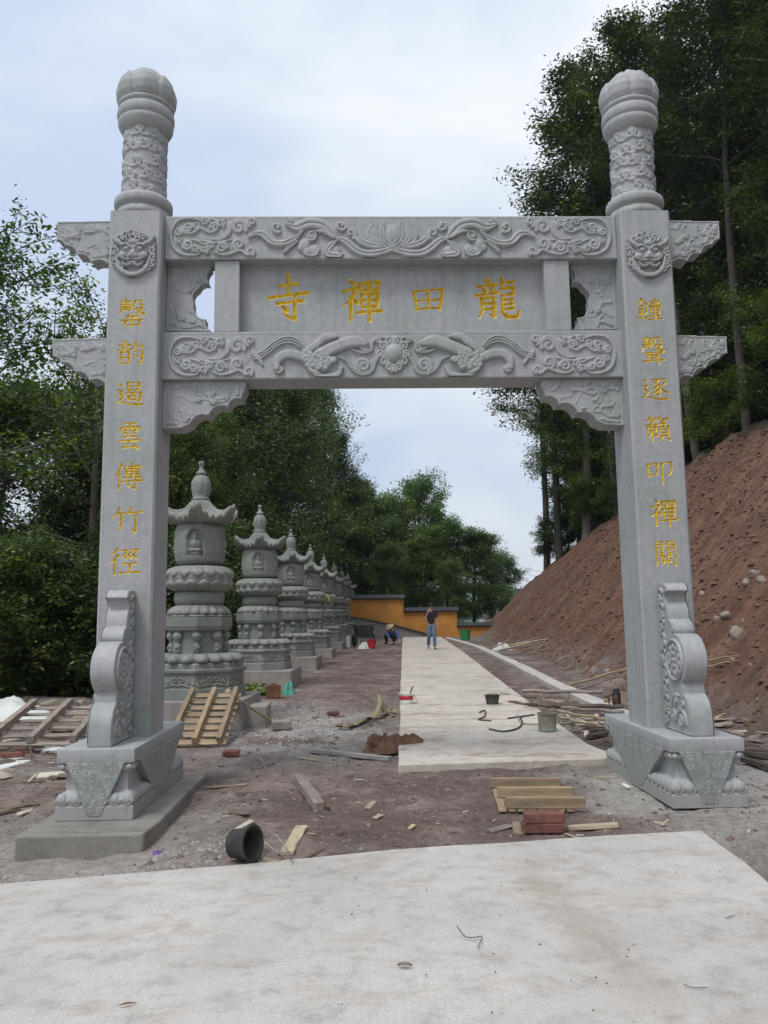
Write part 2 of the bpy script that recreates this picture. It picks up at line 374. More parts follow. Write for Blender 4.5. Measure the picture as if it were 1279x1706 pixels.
M['bucket_dust'] = simple('cement_stained_rubber', (0.048, 0.050, 0.043), 0.7, 0.85, 4, 0.3, 50)
M['drum_pale'] = simple('mortar_stained_plastic', (0.30, 0.275, 0.22), 0.75, 0.35, 6, 0.3, 50)
M['white'] = simple('white_plastic', (0.74, 0.74, 0.70), 0.5, 0.08, 6, 0.1)
M['foam'] = simple('white_foam_board', (0.76, 0.77, 0.73), 0.75, 0.12, 3, 0.15, 90)
M['tarp'] = simple('white_tarp', (0.66, 0.68, 0.62), 0.6, 0.14, 3, 0.2, 20)
M['red'] = simple('red_paint', (0.55, 0.03, 0.05), 0.45, 0.15)
M['sack'] = simple('brown_sack', (0.15, 0.082, 0.048), 0.95, 0.5, 7, 0.5, 160)
M['strap'] = simple('olive_canvas', (0.22, 0.195, 0.105), 0.9, 0.5, 9, 0.3, 120)
M['rust'] = simple('rusty_tin', (0.22, 0.105, 0.05), 0.8, 0.5, 5, 0.4, 40)
M['teal'] = simple('teal_plastic', (0.07, 0.33, 0.27), 0.6, 0.4, 12, 0.2)
M['green'] = simple('green_mesh_plastic', (0.03, 0.26, 0.09), 0.6, 0.3, 12, 0.2)
M['steel'] = simple('galvanised_wire', (0.30, 0.29, 0.27), 0.45, 0.3, 20, 0, 10, metal=0.7)
M['hose'] = simple('dark_hose', (0.05, 0.06, 0.045), 0.5, 0.3)
M['hose_green'] = simple('pale_green_hose', (0.28, 0.38, 0.28), 0.5, 0.2)
M['bamboo'] = simple('bamboo_pole', (0.34, 0.27, 0.16), 0.6, 0.3, 5, 0.2, 30)
M['black'] = simple('black_plastic', (0.02, 0.02, 0.022), 0.3, 0.2)
M['bronze'] = simple('bronze_steel', (0.20, 0.12, 0.09), 0.25, 0.15, 4, 0, 10, metal=0.8)
M['purple'] = simple('violet_plastic', (0.13, 0.05, 0.25), 0.5, 0.3)
M['wall'] = simple('ochre_plaster', (0.52, 0.235, 0.050), 0.85, 0.25, 1.2, 0.25, 30)
M['coping'] = simple('black_tile', (0.030, 0.034, 0.040), 0.6, 0.3, 5, 0.2)
M['rock'] = simple('field_stone', (0.30, 0.255, 0.22), 0.9, 0.35, 8, 0.5, 50)
M['skin'] = simple('skin', (0.42, 0.24, 0.17), 0.55, 0.08)
M['cloth_black'] = simple('black_cotton', (0.022, 0.020, 0.026), 0.9, 0.2)
M['denim'] = simple('blue_denim', (0.12, 0.19, 0.29), 0.9, 0.25, 14)
M['cloth_blue'] = simple('blue_cotton', (0.045, 0.12, 0.33), 0.9, 0.2)
M['hair'] = simple('black_hair', (0.015, 0.013, 0.012), 0.6, 0.2)
M['straw'] = simple('straw', (0.50, 0.40, 0.24), 0.9, 0.2, 30)
M['far_hill'] = simple('wooded_hill', (0.045, 0.085, 0.050), 0.95, 0.35, 0.05, 0.0)
M['house'] = simple('white_render', (0.62, 0.62, 0.58), 0.85, 0.1)
M['roof'] = simple('grey_roof', (0.13, 0.13, 0.13), 0.85, 0.2)
m, t, b = mat('window_glass'); b.inputs['Base Color'].default_value = (0.03, 0.04, 0.05, 1); b.inputs['Roughness'].default_value = 0.12; M['glass'] = m
m, t, b = mat('amber_glass'); b.inputs['Base Color'].default_value = (0.45, 0.33, 0.14, 1); b.inputs['Roughness'].default_value = 0.1; b.inputs['Transmission Weight'].default_value = 0.6; M['jar'] = m
m, t, b = mat('leaf_litter')
a = t.nodes.new('ShaderNodeAttribute'); a.attribute_name = 'tint'
s_ = t.nodes.new('ShaderNodeSeparateColor'); t.links.new(a.outputs['Color'], s_.inputs[0])
t.links.new(ramp(t, s_.outputs[0], [(0, (0.07, 0.042, 0.034)), (0.45, (0.17, 0.12, 0.09)), (0.8, (0.32, 0.27, 0.21)), (1, (0.58, 0.53, 0.44))]).outputs[0], b.inputs['Base Color'])
b.inputs['Roughness'].default_value = 0.9; M['chips'] = m

# ------------------------------------------------------------------ terrain
AX = 0.048                                          # the drive runs a little to the right of straight ahead
def gprof(y):                                       # gentle rise of the drive beyond the gate
    return np.interp(y, [-60, 1, 22.6, 40, 60, 90, 300, 900], [0, 0, 0.40, 0.60, 0.2, -4, -8, -10])
def foot(y): return 4.35+AX*y                       # foot of the cut slope on the right
def crest(y): return np.interp(y, [-30, 0, 21, 38, 42, 45, 48, 56, 80], [13.5, 11.0, 8.3, 5.4, 4.5, 2.4, 0.9, -1.0, -6.0])
def left_edge(x, y):                                # >0 beyond the edge where the ground drops into the woods
    e1 = (y-9.4-0.25*(x+7)) ; e2 = (-5.0+AX*y)-x
    return np.minimum(e1, e2)
_c1, _c2, _c3 = at(-120, 1490, z=-0.07), at(560, 1427, z=0.0), at(1170, 1383, z=0.025)
def fore_edge(x): return np.interp(x, [-20, _c1[0], _c2[0], _c3[0], _c3[0]+.9, 20], [_c1[1], _c1[1], _c2[1], _c3[1], _c3[1]-1.2, _c3[1]-3])
def gh(x, y, detail=True):
    x = np.asarray(x, float); y = np.asarray(y, float)
    z = gprof(y)
    z = z-0.17*sstep(-1.2, -2.4, x)*sstep(2.2, -0.3, y)
    z = z-0.05*sstep(0.5, -0.5, y)*sstep(-1.5, 0.5, x)*sstep(2.0, 1.2, x)
    u = x-foot(y)-0.25*fbm(y*0.5, x*0+3.1, 3)
    cr = np.maximum(crest(y), 0.05)+0.55*fbm(x*0.3, y*0.3+40, 3)
    cr = np.maximum(cr, 0.02)
    run = np.clip(u, 0, None)
    hz = np.where(run < 1.0, 0.5*run**2, run-0.5)    # rounded toe then 45 degrees
    over = np.clip(run-cr-0.5, 0, None)
    hill = np.minimum(hz, cr)+0.22*over
    hill = hill*sstep(62, 50, y)
    z = z+hill
    if detail:
        sl = sstep(0.3, 1.8, run)
        # tooth marks of the digger and crumbled clods, running down the slope
        z = z+sl*(0.30*fbm(x*0.45+y*0.15, y*0.45-x*.2+11, 3, .6)+0.24*fbm(y*1.3+x*0.6, x*0.25-y*0.1, 4, 0.65)+0.15*fbm(x*2.6, y*2.6, 4, .65)+0.10*np.abs(fbm(y*0.6-x*0.2, x*0.5, 4, 0.6)))
        flat = (1-sl)*(1-sstep(40, 50, y))
        z = z+flat*(0.040*fbm(x*0.9, y*0.9, 3)+0.024*fbm(x*5, y*5+7, 3)+0.012*fbm(x*14, y*14, 2))*sstep(-3.5, -1.8, y)
    d = left_edge(x, y)
    z = z-0.75*np.clip(d, 0, 9)-0.15*np.clip(d-9, 0, 30)*sstep(0, 1, d)+sstep(-2, 0.5, d)*0.18*fbm(x*1.3, y*1.3+90, 3)
    z = z-0.12*sstep(0.03, -0.15, y-fore_edge(x))-0.02*sstep(.5, .1, y-fore_edge(x))
    z = z-0.06*((x > lx(y)+.1) & (x < lx(y)+2.0) & (y > 1.1) & (y < 37.5))
    return z
def lx(y): return 0.02+0.0495*(y-0.9)
def gz(x, y): return float(gh(np.array([x]), np.array([y]))[0])

def axis(segs):
    o = []
    for a_, b_, n_ in segs: o += list(np.linspace(a_, b_, n_, endpoint=False))
    return np.array(o+[segs[-1][1]])
xs = axis([(-900, -60, 14), (-60, -14, 26), (-14, -6, 50), (-6, 7.5, 210), (7.5, 14, 76), (14, 20, 20), (20, 60, 30), (60, 900, 14)])
ys = axis([(-60, -6, 10), (-6, -2.2, 20), (-2.2, 9, 175), (9, 24, 110), (24, 60, 90), (60, 200, 24), (200, 1500, 14)])
X, Y = np.meshgrid(xs, ys)
Z = gh(X, Y)
ON = sstep(0.25, 1.4, X-foot(Y))*sstep(60, 50, Y)
run_ = X-foot(Y); over_ = run_-np.maximum(crest(Y), 0.0)-0.5
ON_red = ON*(1-sstep(-0.6, 0.3, over_+0.6*fbm(X*0.5, Y*0.5, 3)))
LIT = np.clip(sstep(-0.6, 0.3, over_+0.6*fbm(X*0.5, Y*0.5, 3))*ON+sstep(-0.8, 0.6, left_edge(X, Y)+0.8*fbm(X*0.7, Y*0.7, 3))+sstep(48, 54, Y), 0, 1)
nz = fbm(X*0.8, Y*0.8+30, 4, 0.6)
D1 = sstep(1.5, 2.3, X+0.8*nz)*sstep(1.6, 0.9, Y+0.5*nz)*sstep(5.0, 4.0, X)*sstep(-3.2, -1.5, Y)       # cement skirt by the right pedestal
D2 = sstep(-1.2, -1.9, X+0.9*nz)*sstep(0.6, -0.8, Y+0.9*nz)*0.75                                          # mortar dust in front of the left plinth
D3 = np.exp(-(((X+1.05)/1.2)**2+((Y-3.9)/2.0)**2))*sstep(-0.45, 0.25, nz)*1.7                                 # spilt mortar by the pallet
D4 = np.exp(-(((X+1.7)/0.9)**2+((Y-6.5)/3)**2))*sstep(-0.3, 0.4, nz)*1.0
D5 = 0.5*sstep(0.05, 0.7, nz+.25*fbm(X*4, Y*2, 3))*(1-ON)
DU = np.clip(np.maximum.reduce([D1*(0.75+0.5*nz), D2*(0.8+0.6*nz), D3, D4, D5]), 0, 1)*(1-ON)
ny, nx = X.shape
V = np.stack([X, Y, Z], -1).reshape(-1, 3)
I = np.arange(nx*ny).reshape(ny, nx)
Q = np.stack([I[:-1, :-1], I[:-1, 1:], I[1:, 1:], I[1:, :-1]], -1).reshape(-1, 4)
mask = np.stack([ON_red, DU, LIT, np.ones_like(DU)], -1).reshape(-1, 4)
g = np_mesh('ground', V, Q, M['ground'], attr={'mask': mask}); tag(g, kind='structure')

# far wooded ridge
hx = np.linspace(-900, 1000, 240); hy = np.linspace(0, 1, 14)
HX, HT = np.meshgrid(hx, hy)
top = 36+22*fbm(HX*0.004, HX*0+2, 4)+5*fbm(HX*0.03, HX*0+5, 3)
HZ = -12+(top+12)*np.sin(HT*PI/2)+2.2*fbm(HX*0.08, HT*14, 3)*HT; HY = 640+HT*160
hv = np.stack([HX, HY, HZ], -1).reshape(-1, 3); I = np.arange(hv.shape[0]).reshape(14, 240)
o = np_mesh('hill', hv, np.stack([I[:-1, :-1], I[:-1, 1:], I[1:, 1:], I[1:, :-1]], -1).reshape(-1, 4), M['far_hill']); tag(o, kind='structure')

# ------------------------------------------------------------------ foreground slab, drive, kerb
def slab_mesh(name, poly, ztop, thick, m, sub=0.25, rough=0.006, kind='structure'):
    """polygon slab with a slightly wavering edge; ztop(x,y)"""
    P = []
    n = len(poly)
    rg = np.random.RandomState(len(name))
    for i in range(n):
        a_, b_ = np.array(poly[i][:2], float), np.array(poly[(i+1) % n][:2], float)
        k = max(1, int(np.linalg.norm(b_-a_)/sub))
        for j in range(k):
            p = a_+(b_-a_)*j/k
            if j: p = p+rg.uniform(-1, 1, 2)*rough*2.0
            P.append(p)
    import bmesh
    bm = bmesh.new()
    tv = [bm.verts.new((p[0], p[1], ztop(p[0], p[1]))) for p in P]
    bv = [bm.verts.new((p[0]+0.0, p[1], ztop(p[0], p[1])-thick)) for p in P]
    bm.faces.new(tv); k = len(P)
    for i in range(k): bm.faces.new((tv[i], bv[i], bv[(i+1) % k], tv[(i+1) % k]))
    es = [e_ for e_ in bm.edges if e_.verts[0] in tv and e_.verts[1] in tv]
    bmesh.ops.bevel(bm, geom=es, offset=0.012, segments=2, affect='EDGES')
    bmesh.ops.recalc_face_normals(bm, faces=bm.faces[:])
    me = bpy.data.meshes.new(name); bm.to_mesh(me); bm.free()
    o = fin(name, me, m)
    return tag(o, kind=kind) if kind else o
def zs(x, y): return float(np.interp(x, [-3, 0], [-0.07, 0.025]))
c1 = at(-120, 1490, z=-0.07); c2 = at(560, 1427, z=0.0); c3 = at(1170, 1383, z=0.025); c4 = at(1279, 1470, z=0.025)
d_ = (c4-c3); c5 = c3+d_*6.0
slab_mesh('concrete_forecourt', [(-9, -14), (c5[0], -14), tuple(c5[:2]), tuple(c4[:2]), tuple(c3[:2]), tuple(c2[:2]), tuple(c1[:2]), (-9, c1[1]-1.0)], zs, 0.16, M['slab'], 0.35, 0.008)
# second slab: the drive, in bays
def zp(x, y): return float(gprof(y))+0.09
drive = [at(656, 1273, z=0.09), at(975, 1258, z=0.09), at(997, 1250, z=0.09), at(972, 1232, z=0.09), at(900, 1171, z=0.17), at(794, 1100, z=0.38), at(735, 1063, z=0.66), at(667, 1063, z=0.66), at(665, 1100, z=0.40), at(661, 1171, z=0.17)]
drive = [tuple(p[:2]) for p in drive]
print('drive', [np.round(p, 2) for p in drive])
def band(name, L_, R_, zf, thick, m):
    """ribbon with subdivided length so it follows the rise"""
    mb = MB(); n = len(L_); V = []
    for (a_, b_) in zip(L_, R_):
        for p in (a_, b_):
            V.append((p[0], p[1], zf(p[0], p[1]))); V.append((p[0], p[1], zf(p[0], p[1])-thick))
    F = []
    for i in range(n-1):
        a_ = i*4; b_ = a_+4
        F += [(a_, a_+2, b_+2, b_), (a_+1, b_+1, b_+3, a_+3), (a_, b_, b_+1, a_+1), (a_+2, a_+3, b_+3, b_+2)]
    F += [(0, 1, 3, 2), (4*n-4, 4*n-2, 4*n-1, 4*n-3)]
    mb.add(V, F); return mb.build(name, m, bevel=0.012)
def resample(P, n):
    P = np.array(P, float); s_ = np.r_[0, np.cumsum(np.linalg.norm(np.diff(P, axis=0), axis=1))]
    q = np.linspace(0, s_[-1], n); return np.stack([np.interp(q, s_, P[:, k]) for k in range(P.shape[1])], 1)
YL = np.linspace(1.3, 38, 40)
def rx(y): return lx(y)+np.interp(y, [0.9, 1.25, 1.9, 5, 15, 40], [2.32, 2.42, 2.27, 2.22, 2.2, 2.15])
Yn = np.r_[[0.86, 1.2, 1.9, 3, 4.2], np.linspace(5, 38, 34)]
rg = np.random.RandomState(3)
Lp = [(lx(y)+rg.uniform(-.012, .012), y+0.0) for y in Yn]; Rp = [(rx(y)+rg.uniform(-.015, .015), y+(0.16 if i == 0 else 0)) for i, y in enumerate(Yn)]
tag(band('concrete_path', Lp, Rp, zp, 0.17, M['path']), kind='structure')
# kerb strip of poured concrete along the foot of the slope
kp = [at(745, 1063, z=0.62), at(790, 1076, z=0.5), at(850, 1098, z=0.42), at(930, 1138, z=0.27), at(975, 1160, z=0.2), at(1012, 1177, z=0.17), at(1060, 1200, z=0.14)]
kp = resample([p[:2] for p in kp], 40)
wd = 0.30
print('kerb', np.round(kp[[0, 13, 26, 39]], 2))
kl = [(p[0]-wd/2+rg.uniform(-.02, .02), p[1]) for p in kp]; kr = [(p[0]+wd/2+rg.uniform(-.03, .03), p[1]) for p in kp]
tag(band('concrete_kerb', kl, kr, lambda x, y: float(gprof(y))+0.10, 0.2, M['slab']), kind='structure')

# ------------------------------------------------------------------ relief carving tools
def catmull(P, n=10, closed=False):
    P = np.array(P, float)
    if len(P) < 3: return np.array([P[0]+(P[-1]-P[0])*k/6 for k in range(7)])
    Q_ = np.vstack([2*P[0]-P[1], P, 2*P[-1]-P[-2]]); o = []
    for i in range(1, len(Q_)-2):
        for k in range(n):
            t_ = k/n; p0, p1, p2, p3 = Q_[i-1:i+3]
            o.append(0.5*((2*p1)+(-p0+p2)*t_+(2*p0-5*p1+4*p2-p3)*t_**2+(-p0+3*p1-3*p2+p3)*t_**3))
    o.append(Q_[-2]); return np.array(o)
class Relief:
    """height field over a rectangle of drawing units (y down)"""
    def __init__(s, x0, y0, x1, y1, step):
        s.xs = np.arange(x0, x1+step*0.5, step); s.ys = np.arange(y0, y1+step*0.5, step)
        s.X, s.Y = np.meshgrid(s.xs, s.ys); s.Z = np.zeros_like(s.X); s.x0, s.y0, s.st = x0, y0, step
    def win(s, x0, y0, x1, y1):
        i0 = max(0, int((x0-s.x0)/s.st)); i1 = min(len(s.xs), int((x1-s.x0)/s.st)+2)
        j0 = max(0, int((y0-s.y0)/s.st)); j1 = min(len(s.ys), int((y1-s.y0)/s.st)+2)
        return slice(j0, j1), slice(i0, i1)
    def field(s, P, wl):
        """for every cell: max over the line of (w-d) and of d/w"""
        T = np.full(s.X.shape, 9.0); E = np.full(s.X.shape, -9.0)
        for k in range(len(P)-1):
            a_, b_ = P[k], P[k+1]; w0, w1 = wl[k], wl[k+1]; m_ = max(w0, w1)+s.st
            sl = s.win(min(a_[0], b_[0])-m_, min(a_[1], b_[1])-m_, max(a_[0], b_[0])+m_, max(a_[1], b_[1])+m_)
            X_, Y_ = s.X[sl], s.Y[sl]
            if X_.size == 0: continue
            d = b_-a_; l2 = (d**2).sum()+1e-9
            t_ = np.clip(((X_-a_[0])*d[0]+(Y_-a_[1])*d[1])/l2, 0, 1)
            dist = np.hypot(X_-a_[0]-t_*d[0], Y_-a_[1]-t_*d[1]); ww = w0+(w1-w0)*t_
            T[sl] = np.minimum(T[sl], dist/np.maximum(ww, 1e-6)); E[sl] = np.maximum(E[sl], ww-dist)
        return T, E
    def stroke(s, pts, wd_, h, taper=(1, 1), smooth=True, add=0.0, ridge=0.0):
        P = catmull(pts) if smooth else np.array(pts, float)
        u = np.linspace(0, 1, len(P)); wl = wd_/2*np.interp(u, [0, .25, .75, 1], [taper[0], 1, 1, taper[1]])
        T, E = s.field(P, wl); m_ = T < 1
        z = 1.12*h*np.sqrt(np.clip(1-T**4.5, 0, 1))
        if ridge: z = z-ridge*np.exp(-(T/0.16)**2)
        s.Z = np.where(m_, np.maximum(s.Z+add, z), s.Z); return s
    def curl(s, cx, cy, r, d=1, a0=0.0, h=0.02, turns=1.35, w=None):
        r = r*1.12
        s.ball(cx, cy, r*0.98, h*0.35)
        k = np.linspace(0, 1, 22); a_ = a0+d*k*turns*2*PI; rr = r*(1-0.78*k)
        P = np.stack([cx+rr*np.cos(a_), cy+rr*np.sin(a_)], 1)
        w = w or r*0.62
        T, E = s.field(P, np.full(len(P), w/2)*np.linspace(1.1, 0.8, len(P)))
        s.Z = np.maximum(s.Z, np.where(T < 1, 1.1*h*np.sqrt(np.clip(1-T**4, 0, 1)), 0))
        s.ball(cx, cy, r*0.26, h*1.05); return s
    def ball(s, cx, cy, r, h, ry=None, pw=2.0, base=0.0):
        ry = ry or r; q = ((s.X-cx)/r)**2+((s.Y-cy)/ry)**2
        s.Z = np.maximum(s.Z, np.where(q < 1, base+h*np.clip(1-q**(pw/2), 0, 1)**0.5, 0)); return s
    def groove(s, pts, wd_, dep, smooth=True):
        P = catmull(pts) if smooth else np.array(pts, float)
        T, E = s.field(P, np.full(len(P), wd_/2)); s.Z = np.where((T < 1) & (s.Z > dep), s.Z-dep*(1-T**2), s.Z); return s
    def poly(s, pts, h, bev):
        P = np.array(pts, float); n = len(P); ins = np.zeros(s.X.shape, bool); dm = np.full(s.X.shape, 1e9)
        for i in range(n):
            a_, b_ = P[i], P[(i+1) % n]; d = b_-a_
            c_ = ((a_[1] > s.Y) != (b_[1] > s.Y)); xx = a_[0]+(s.Y-a_[1])*d[0]/(d[1] if abs(d[1]) > 1e-9 else 1e-9)
            ins ^= c_ & (s.X < xx)
            t_ = np.clip(((s.X-a_[0])*d[0]+(s.Y-a_[1])*d[1])/((d**2).sum()+1e-9), 0, 1)
            dm = np.minimum(dm, np.hypot(s.X-a_[0]-t_*d[0], s.Y-a_[1]-t_*d[1]))
        s.Z = np.where(ins, np.maximum(s.Z, h*np.clip(dm/bev, 0, 1)**0.6), s.Z); return s
    def mirror(s, cx):
        """mirror the left part about cx"""
        i = np.clip(np.round((2*cx-s.xs-s.x0)/s.st).astype(int), 0, len(s.xs)-1)
        s.Z = np.maximum(s.Z, s.Z[:, i]); return s
    def mesh(s, name, fmap, m_, parent=None, sink=0.0015, thr=0.0004, smooth=True):
        ny, nx = s.Z.shape; on = s.Z > thr
        q = on[:-1, :-1] | on[1:, :-1] | on[:-1, 1:] | on[1:, 1:]
        I = np.arange(nx*ny).reshape(ny, nx)
        Q_ = np.stack([I[:-1, :-1], I[1:, :-1], I[1:, 1:], I[:-1, 1:]], -1)[q]
        P = fmap(s.X, s.Y, s.Z-sink).reshape(-1, 3)
        u, inv = np.unique(Q_.ravel(), return_inverse=True)
        return np_mesh(name, P[u], inv.reshape(-1, 4), m_, parent, smooth)
def flatmap(ox, oz, sx, sz, yf, cx=0.0, cy=0.0, nrm=-1):
    """drawing units -> the X-Z plane at depth yf, carved toward nrm"""
    return lambda X_, Y_, Z_: np.stack([ox+(X_-cx)*sx, yf+nrm*Z_, oz-(Y_-cy)*sz], -1)

# ------------------------------------------------------------------ brush-written characters, 100 x 100 units each
def S(txt):
    o = []
    for ln in txt.strip().split(';'):
        ln = ln.strip()
        if not ln: continue
        k, *ps = ln.split()
        o.append((k, [tuple(map(float, p.split(','))) for p in ps]))
    return o
_CHU = 'h 60,6 80,5; v 60,6 59,16 52,27; u 80,5 79,20 90,23; h 56,34 85,32; p 85,32 74,46 54,55; n 62,37 74,47 97,55;'
_SHENG = 'h 6,11 47,9; v 27,1 27,22; h 11,22 44,20; u 12,30 42,29 42,40; h 12,40 42,39; v 27,30 27,39; p 12,30 10,44 3,57;'
_WALK = 'd 12,10 21,18; u 8,36 23,34 15,50 25,63 12,80; n 3,85 30,84 60,93 99,91;'
_CHAN = 'd 23,3 33,14; h 8,30 40,22; p 38,24 25,48 4,66; v 25,44 25,97; d 30,47 41,57; v 47,12 49,29; u 47,12 66,10 64,28; h 49,28 64,27; v 72,10 73,28; u 72,10 92,8 89,27; h 73,27 89,26; v 50,37 52,67; u 50,37 90,34 87,65; h 52,51 88,49; h 52,66 87,64; h 40,79 99,74; v 70,36 70,99;'
GL = {
 'si': S('h 29,24 72,20; v 49,3 49,44; h 3,49 97,38; h 24,61 86,55; v 66,42 66,93; p 66,93 55,90 38,82; d 36,67 48,78'),
 'chan': S(_CHAN),
 'tian': S('v 10,20 18,86; u 10,18 92,9 83,86; h 15,52 85,47; v 50,18 50,81; h 18,82 84,78'),
 'long': S('d 26,2 33,12; h 7,21 49,15; d 18,25 25,34; p 41,23 34,34; h 3,42 53,34; p 16,49 16,76 8,96; u 16,49 43,46 43,92 35,87; h 17,62 42,60; h 17,75 42,73; v 62,3 62,26; h 62,13 88,9; u 60,26 89,22 87,40; h 62,41 86,38; u 62,41 61,82 72,93 95,92 99,78; h 66,53 85,50; h 66,64 85,61; h 66,75 85,72'),
 'qing': S(_SHENG+_CHU+'p 37,58 31,68 22,72; h 32,66 74,63; h 11,78 89,75; v 50,64 50,93; v 26,83 27,95; h 27,95 76,94; v 76,81 76,95'),
 'yun': S('d 24,2 31,10; h 8,19 49,15; d 18,23 23,32; p 40,21 35,32; h 3,39 53,34; v 15,47 15,93; u 15,47 42,45 42,93; h 15,69 42,68; h 15,92 42,91; p 67,5 60,24 50,40; u 62,23 93,20 91,62 86,91 74,85; h 63,45 79,41; h 58,68 81,61'),
 'e': S(_WALK+'v 41,6 41,34; u 41,6 79,4 79,34; h 41,20 79,19; h 41,34 78,33; p 47,37 38,48 30,57; u 44,46 85,44 82,68 78,79 69,75; p 58,49 54,59 46,66; d 58,52 68,62; v 43,60 44,73; h 44,74 67,72'),
 'yun2': S('h 28,6 74,4; v 14,21 11,36; u 14,21 89,18 81,32; v 50,6 50,44; d 26,27 37,31; d 25,37 35,41; d 62,27 73,30; d 62,37 72,41; h 28,55 74,52; h 6,69 94,65; p 48,69 37,80 22,93; h 22,93 74,89; d 66,78 84,98'),
 'chuan': S('p 28,3 19,28 3,50; v 20,31 20,97; h 36,14 93,10; v 63,1 63,53; u 43,22 44,43; u 43,22 85,20 83,42; h 44,32 83,30; h 44,43 83,41; h 34,55 87,50; d 83,46 91,56; h 29,69 97,64; u 75,58 75,96 64,89; d 46,75 55,85'),
 'zhu': S('p 26,5 20,22 4,42; h 22,27 45,22; v 33,27 33,86; p 64,3 58,20 47,36; h 62,24 98,19; u 78,24 78,97 67,89'),
 'jing': S('p 26,3 18,16 6,25; p 28,26 18,42 2,55; v 20,43 20,97; h 42,9 95,6; u 55,15 46,27 57,40; u 71,14 62,26 73,39; u 87,13 78,26 89,39; h 45,58 91,55; v 68,58 68,89; h 35,91 99,87'),
 'zhong': S('p 24,3 16,18 2,31; n 24,6 34,16 50,27; h 16,33 36,31; h 10,49 43,46; v 26,33 26,85; d 12,58 18,70; p 40,56 34,71; h 3,87 49,82; d 70,1 77,8; h 54,15 95,12; d 62,19 66,26; p 84,18 80,26; h 50,33 99,29; v 58,40 58,65; u 58,40 90,38 90,65; h 58,53 90,52; h 58,65 90,64; v 74,33 74,91; h 56,78 92,75; h 48,93 99,88'),
 'sheng': S(_SHENG+_CHU+'h 13,62 92,58; v 30,62 30,88; v 70,60 70,101; h 30,71 70,69; h 30,80 70,78; h 7,91 94,85'),
 'zhu2': S(_WALK+'h 38,10 89,8; p 62,10 52,24 35,35; u 50,22 66,40 62,77 52,71; p 58,36 48,48 33,57; p 62,50 50,64 33,75; p 83,22 76,32 64,39; n 64,36 76,54 96,69'),
 'lai': S('p 22,1 16,10 5,21; h 18,10 45,8; d 30,12 35,18; p 60,1 56,10 47,19; h 58,10 93,8; d 72,12 77,18; h 5,33 49,30; v 10,42 12,59; u 10,42 44,40 42,57; h 12,58 42,56; v 27,24 27,97; p 26,60 18,74 3,85; n 28,60 36,70 49,77; p 67,21 61,30 54,36; u 62,28 81,27 76,37; v 58,40 58,77; u 58,40 90,38 90,77; h 58,52 90,51; h 58,64 90,63; h 58,76 90,75; p 68,79 62,88 49,95; n 80,79 88,87 99,95'),
 'kou': S('v 8,22 13,68; u 8,22 45,17 41,63; h 13,64 42,61; v 62,17 62,99; u 60,17 96,12 93,52 82,63'),
 'chan2': S(_CHAN),
 'guan': S('v 9,6 9,97; u 9,6 41,5 41,31; h 10,18 41,17; h 10,31 41,30; v 60,5 60,31; u 60,5 93,4 93,97 84,92; h 60,18 92,17; h 60,31 92,30; p 34,38 25,49; u 25,49 39,48 27,61; h 27,61 43,59; p 67,38 57,49; u 57,49 71,48 60,61; h 60,61 76,59; v 30,67 30,81; h 30,81 44,79; p 44,63 44,80 32,96; v 58,63 58,96; h 58,80 73,79; v 73,67 73,81'),
}
def glyph_depth(key, n, wbase):
    R = Relief(-4, -4, 104, 104, 108.0/n); D = np.zeros_like(R.Z)
    for k, pts in GL[key]:
        P = np.array(pts, float)
        if k in 'pnu' and len(P) > 2: P = catmull(P, 8) if k != 'u' else P
        Ls = np.r_[0, np.cumsum(np.linalg.norm(np.diff(P, axis=0), axis=1))]; q = np.linspace(0, Ls[-1], 14)
        P2 = np.stack([np.interp(q, Ls, P[:, 0]), np.interp(q, Ls, P[:, 1])], 1)
        if k == 'u': P2 = np.vstack([P2, P]); P2 = P2[np.argsort(np.r_[q, Ls], kind='stable')]
        u = np.linspace(0, 1, len(P2))
        prof = {'h': ([0, .12, .55, .88, 1], [.9, .8, .68, 1.05, .9]), 'v': ([0, .1, .6, 1], [1.2, 1.0, .95, .8]), 'p': ([0, .3, 1], [1.15, 1.0, .25]),
                'n': ([0, .5, .82, 1], [.45, .9, 1.45, .35]), 'd': ([0, .6, 1], [.6, 1.4, .9]), 'u': ([0, .3, .5, .8, 1], [.85, .8, 1.15, 1.0, .6])}[k]
        wl = wbase/2*np.interp(u, prof[0], prof[1])
        T, E = R.field(P2, wl); D = np.maximum(D, np.clip(E, 0, None))
    return R, D
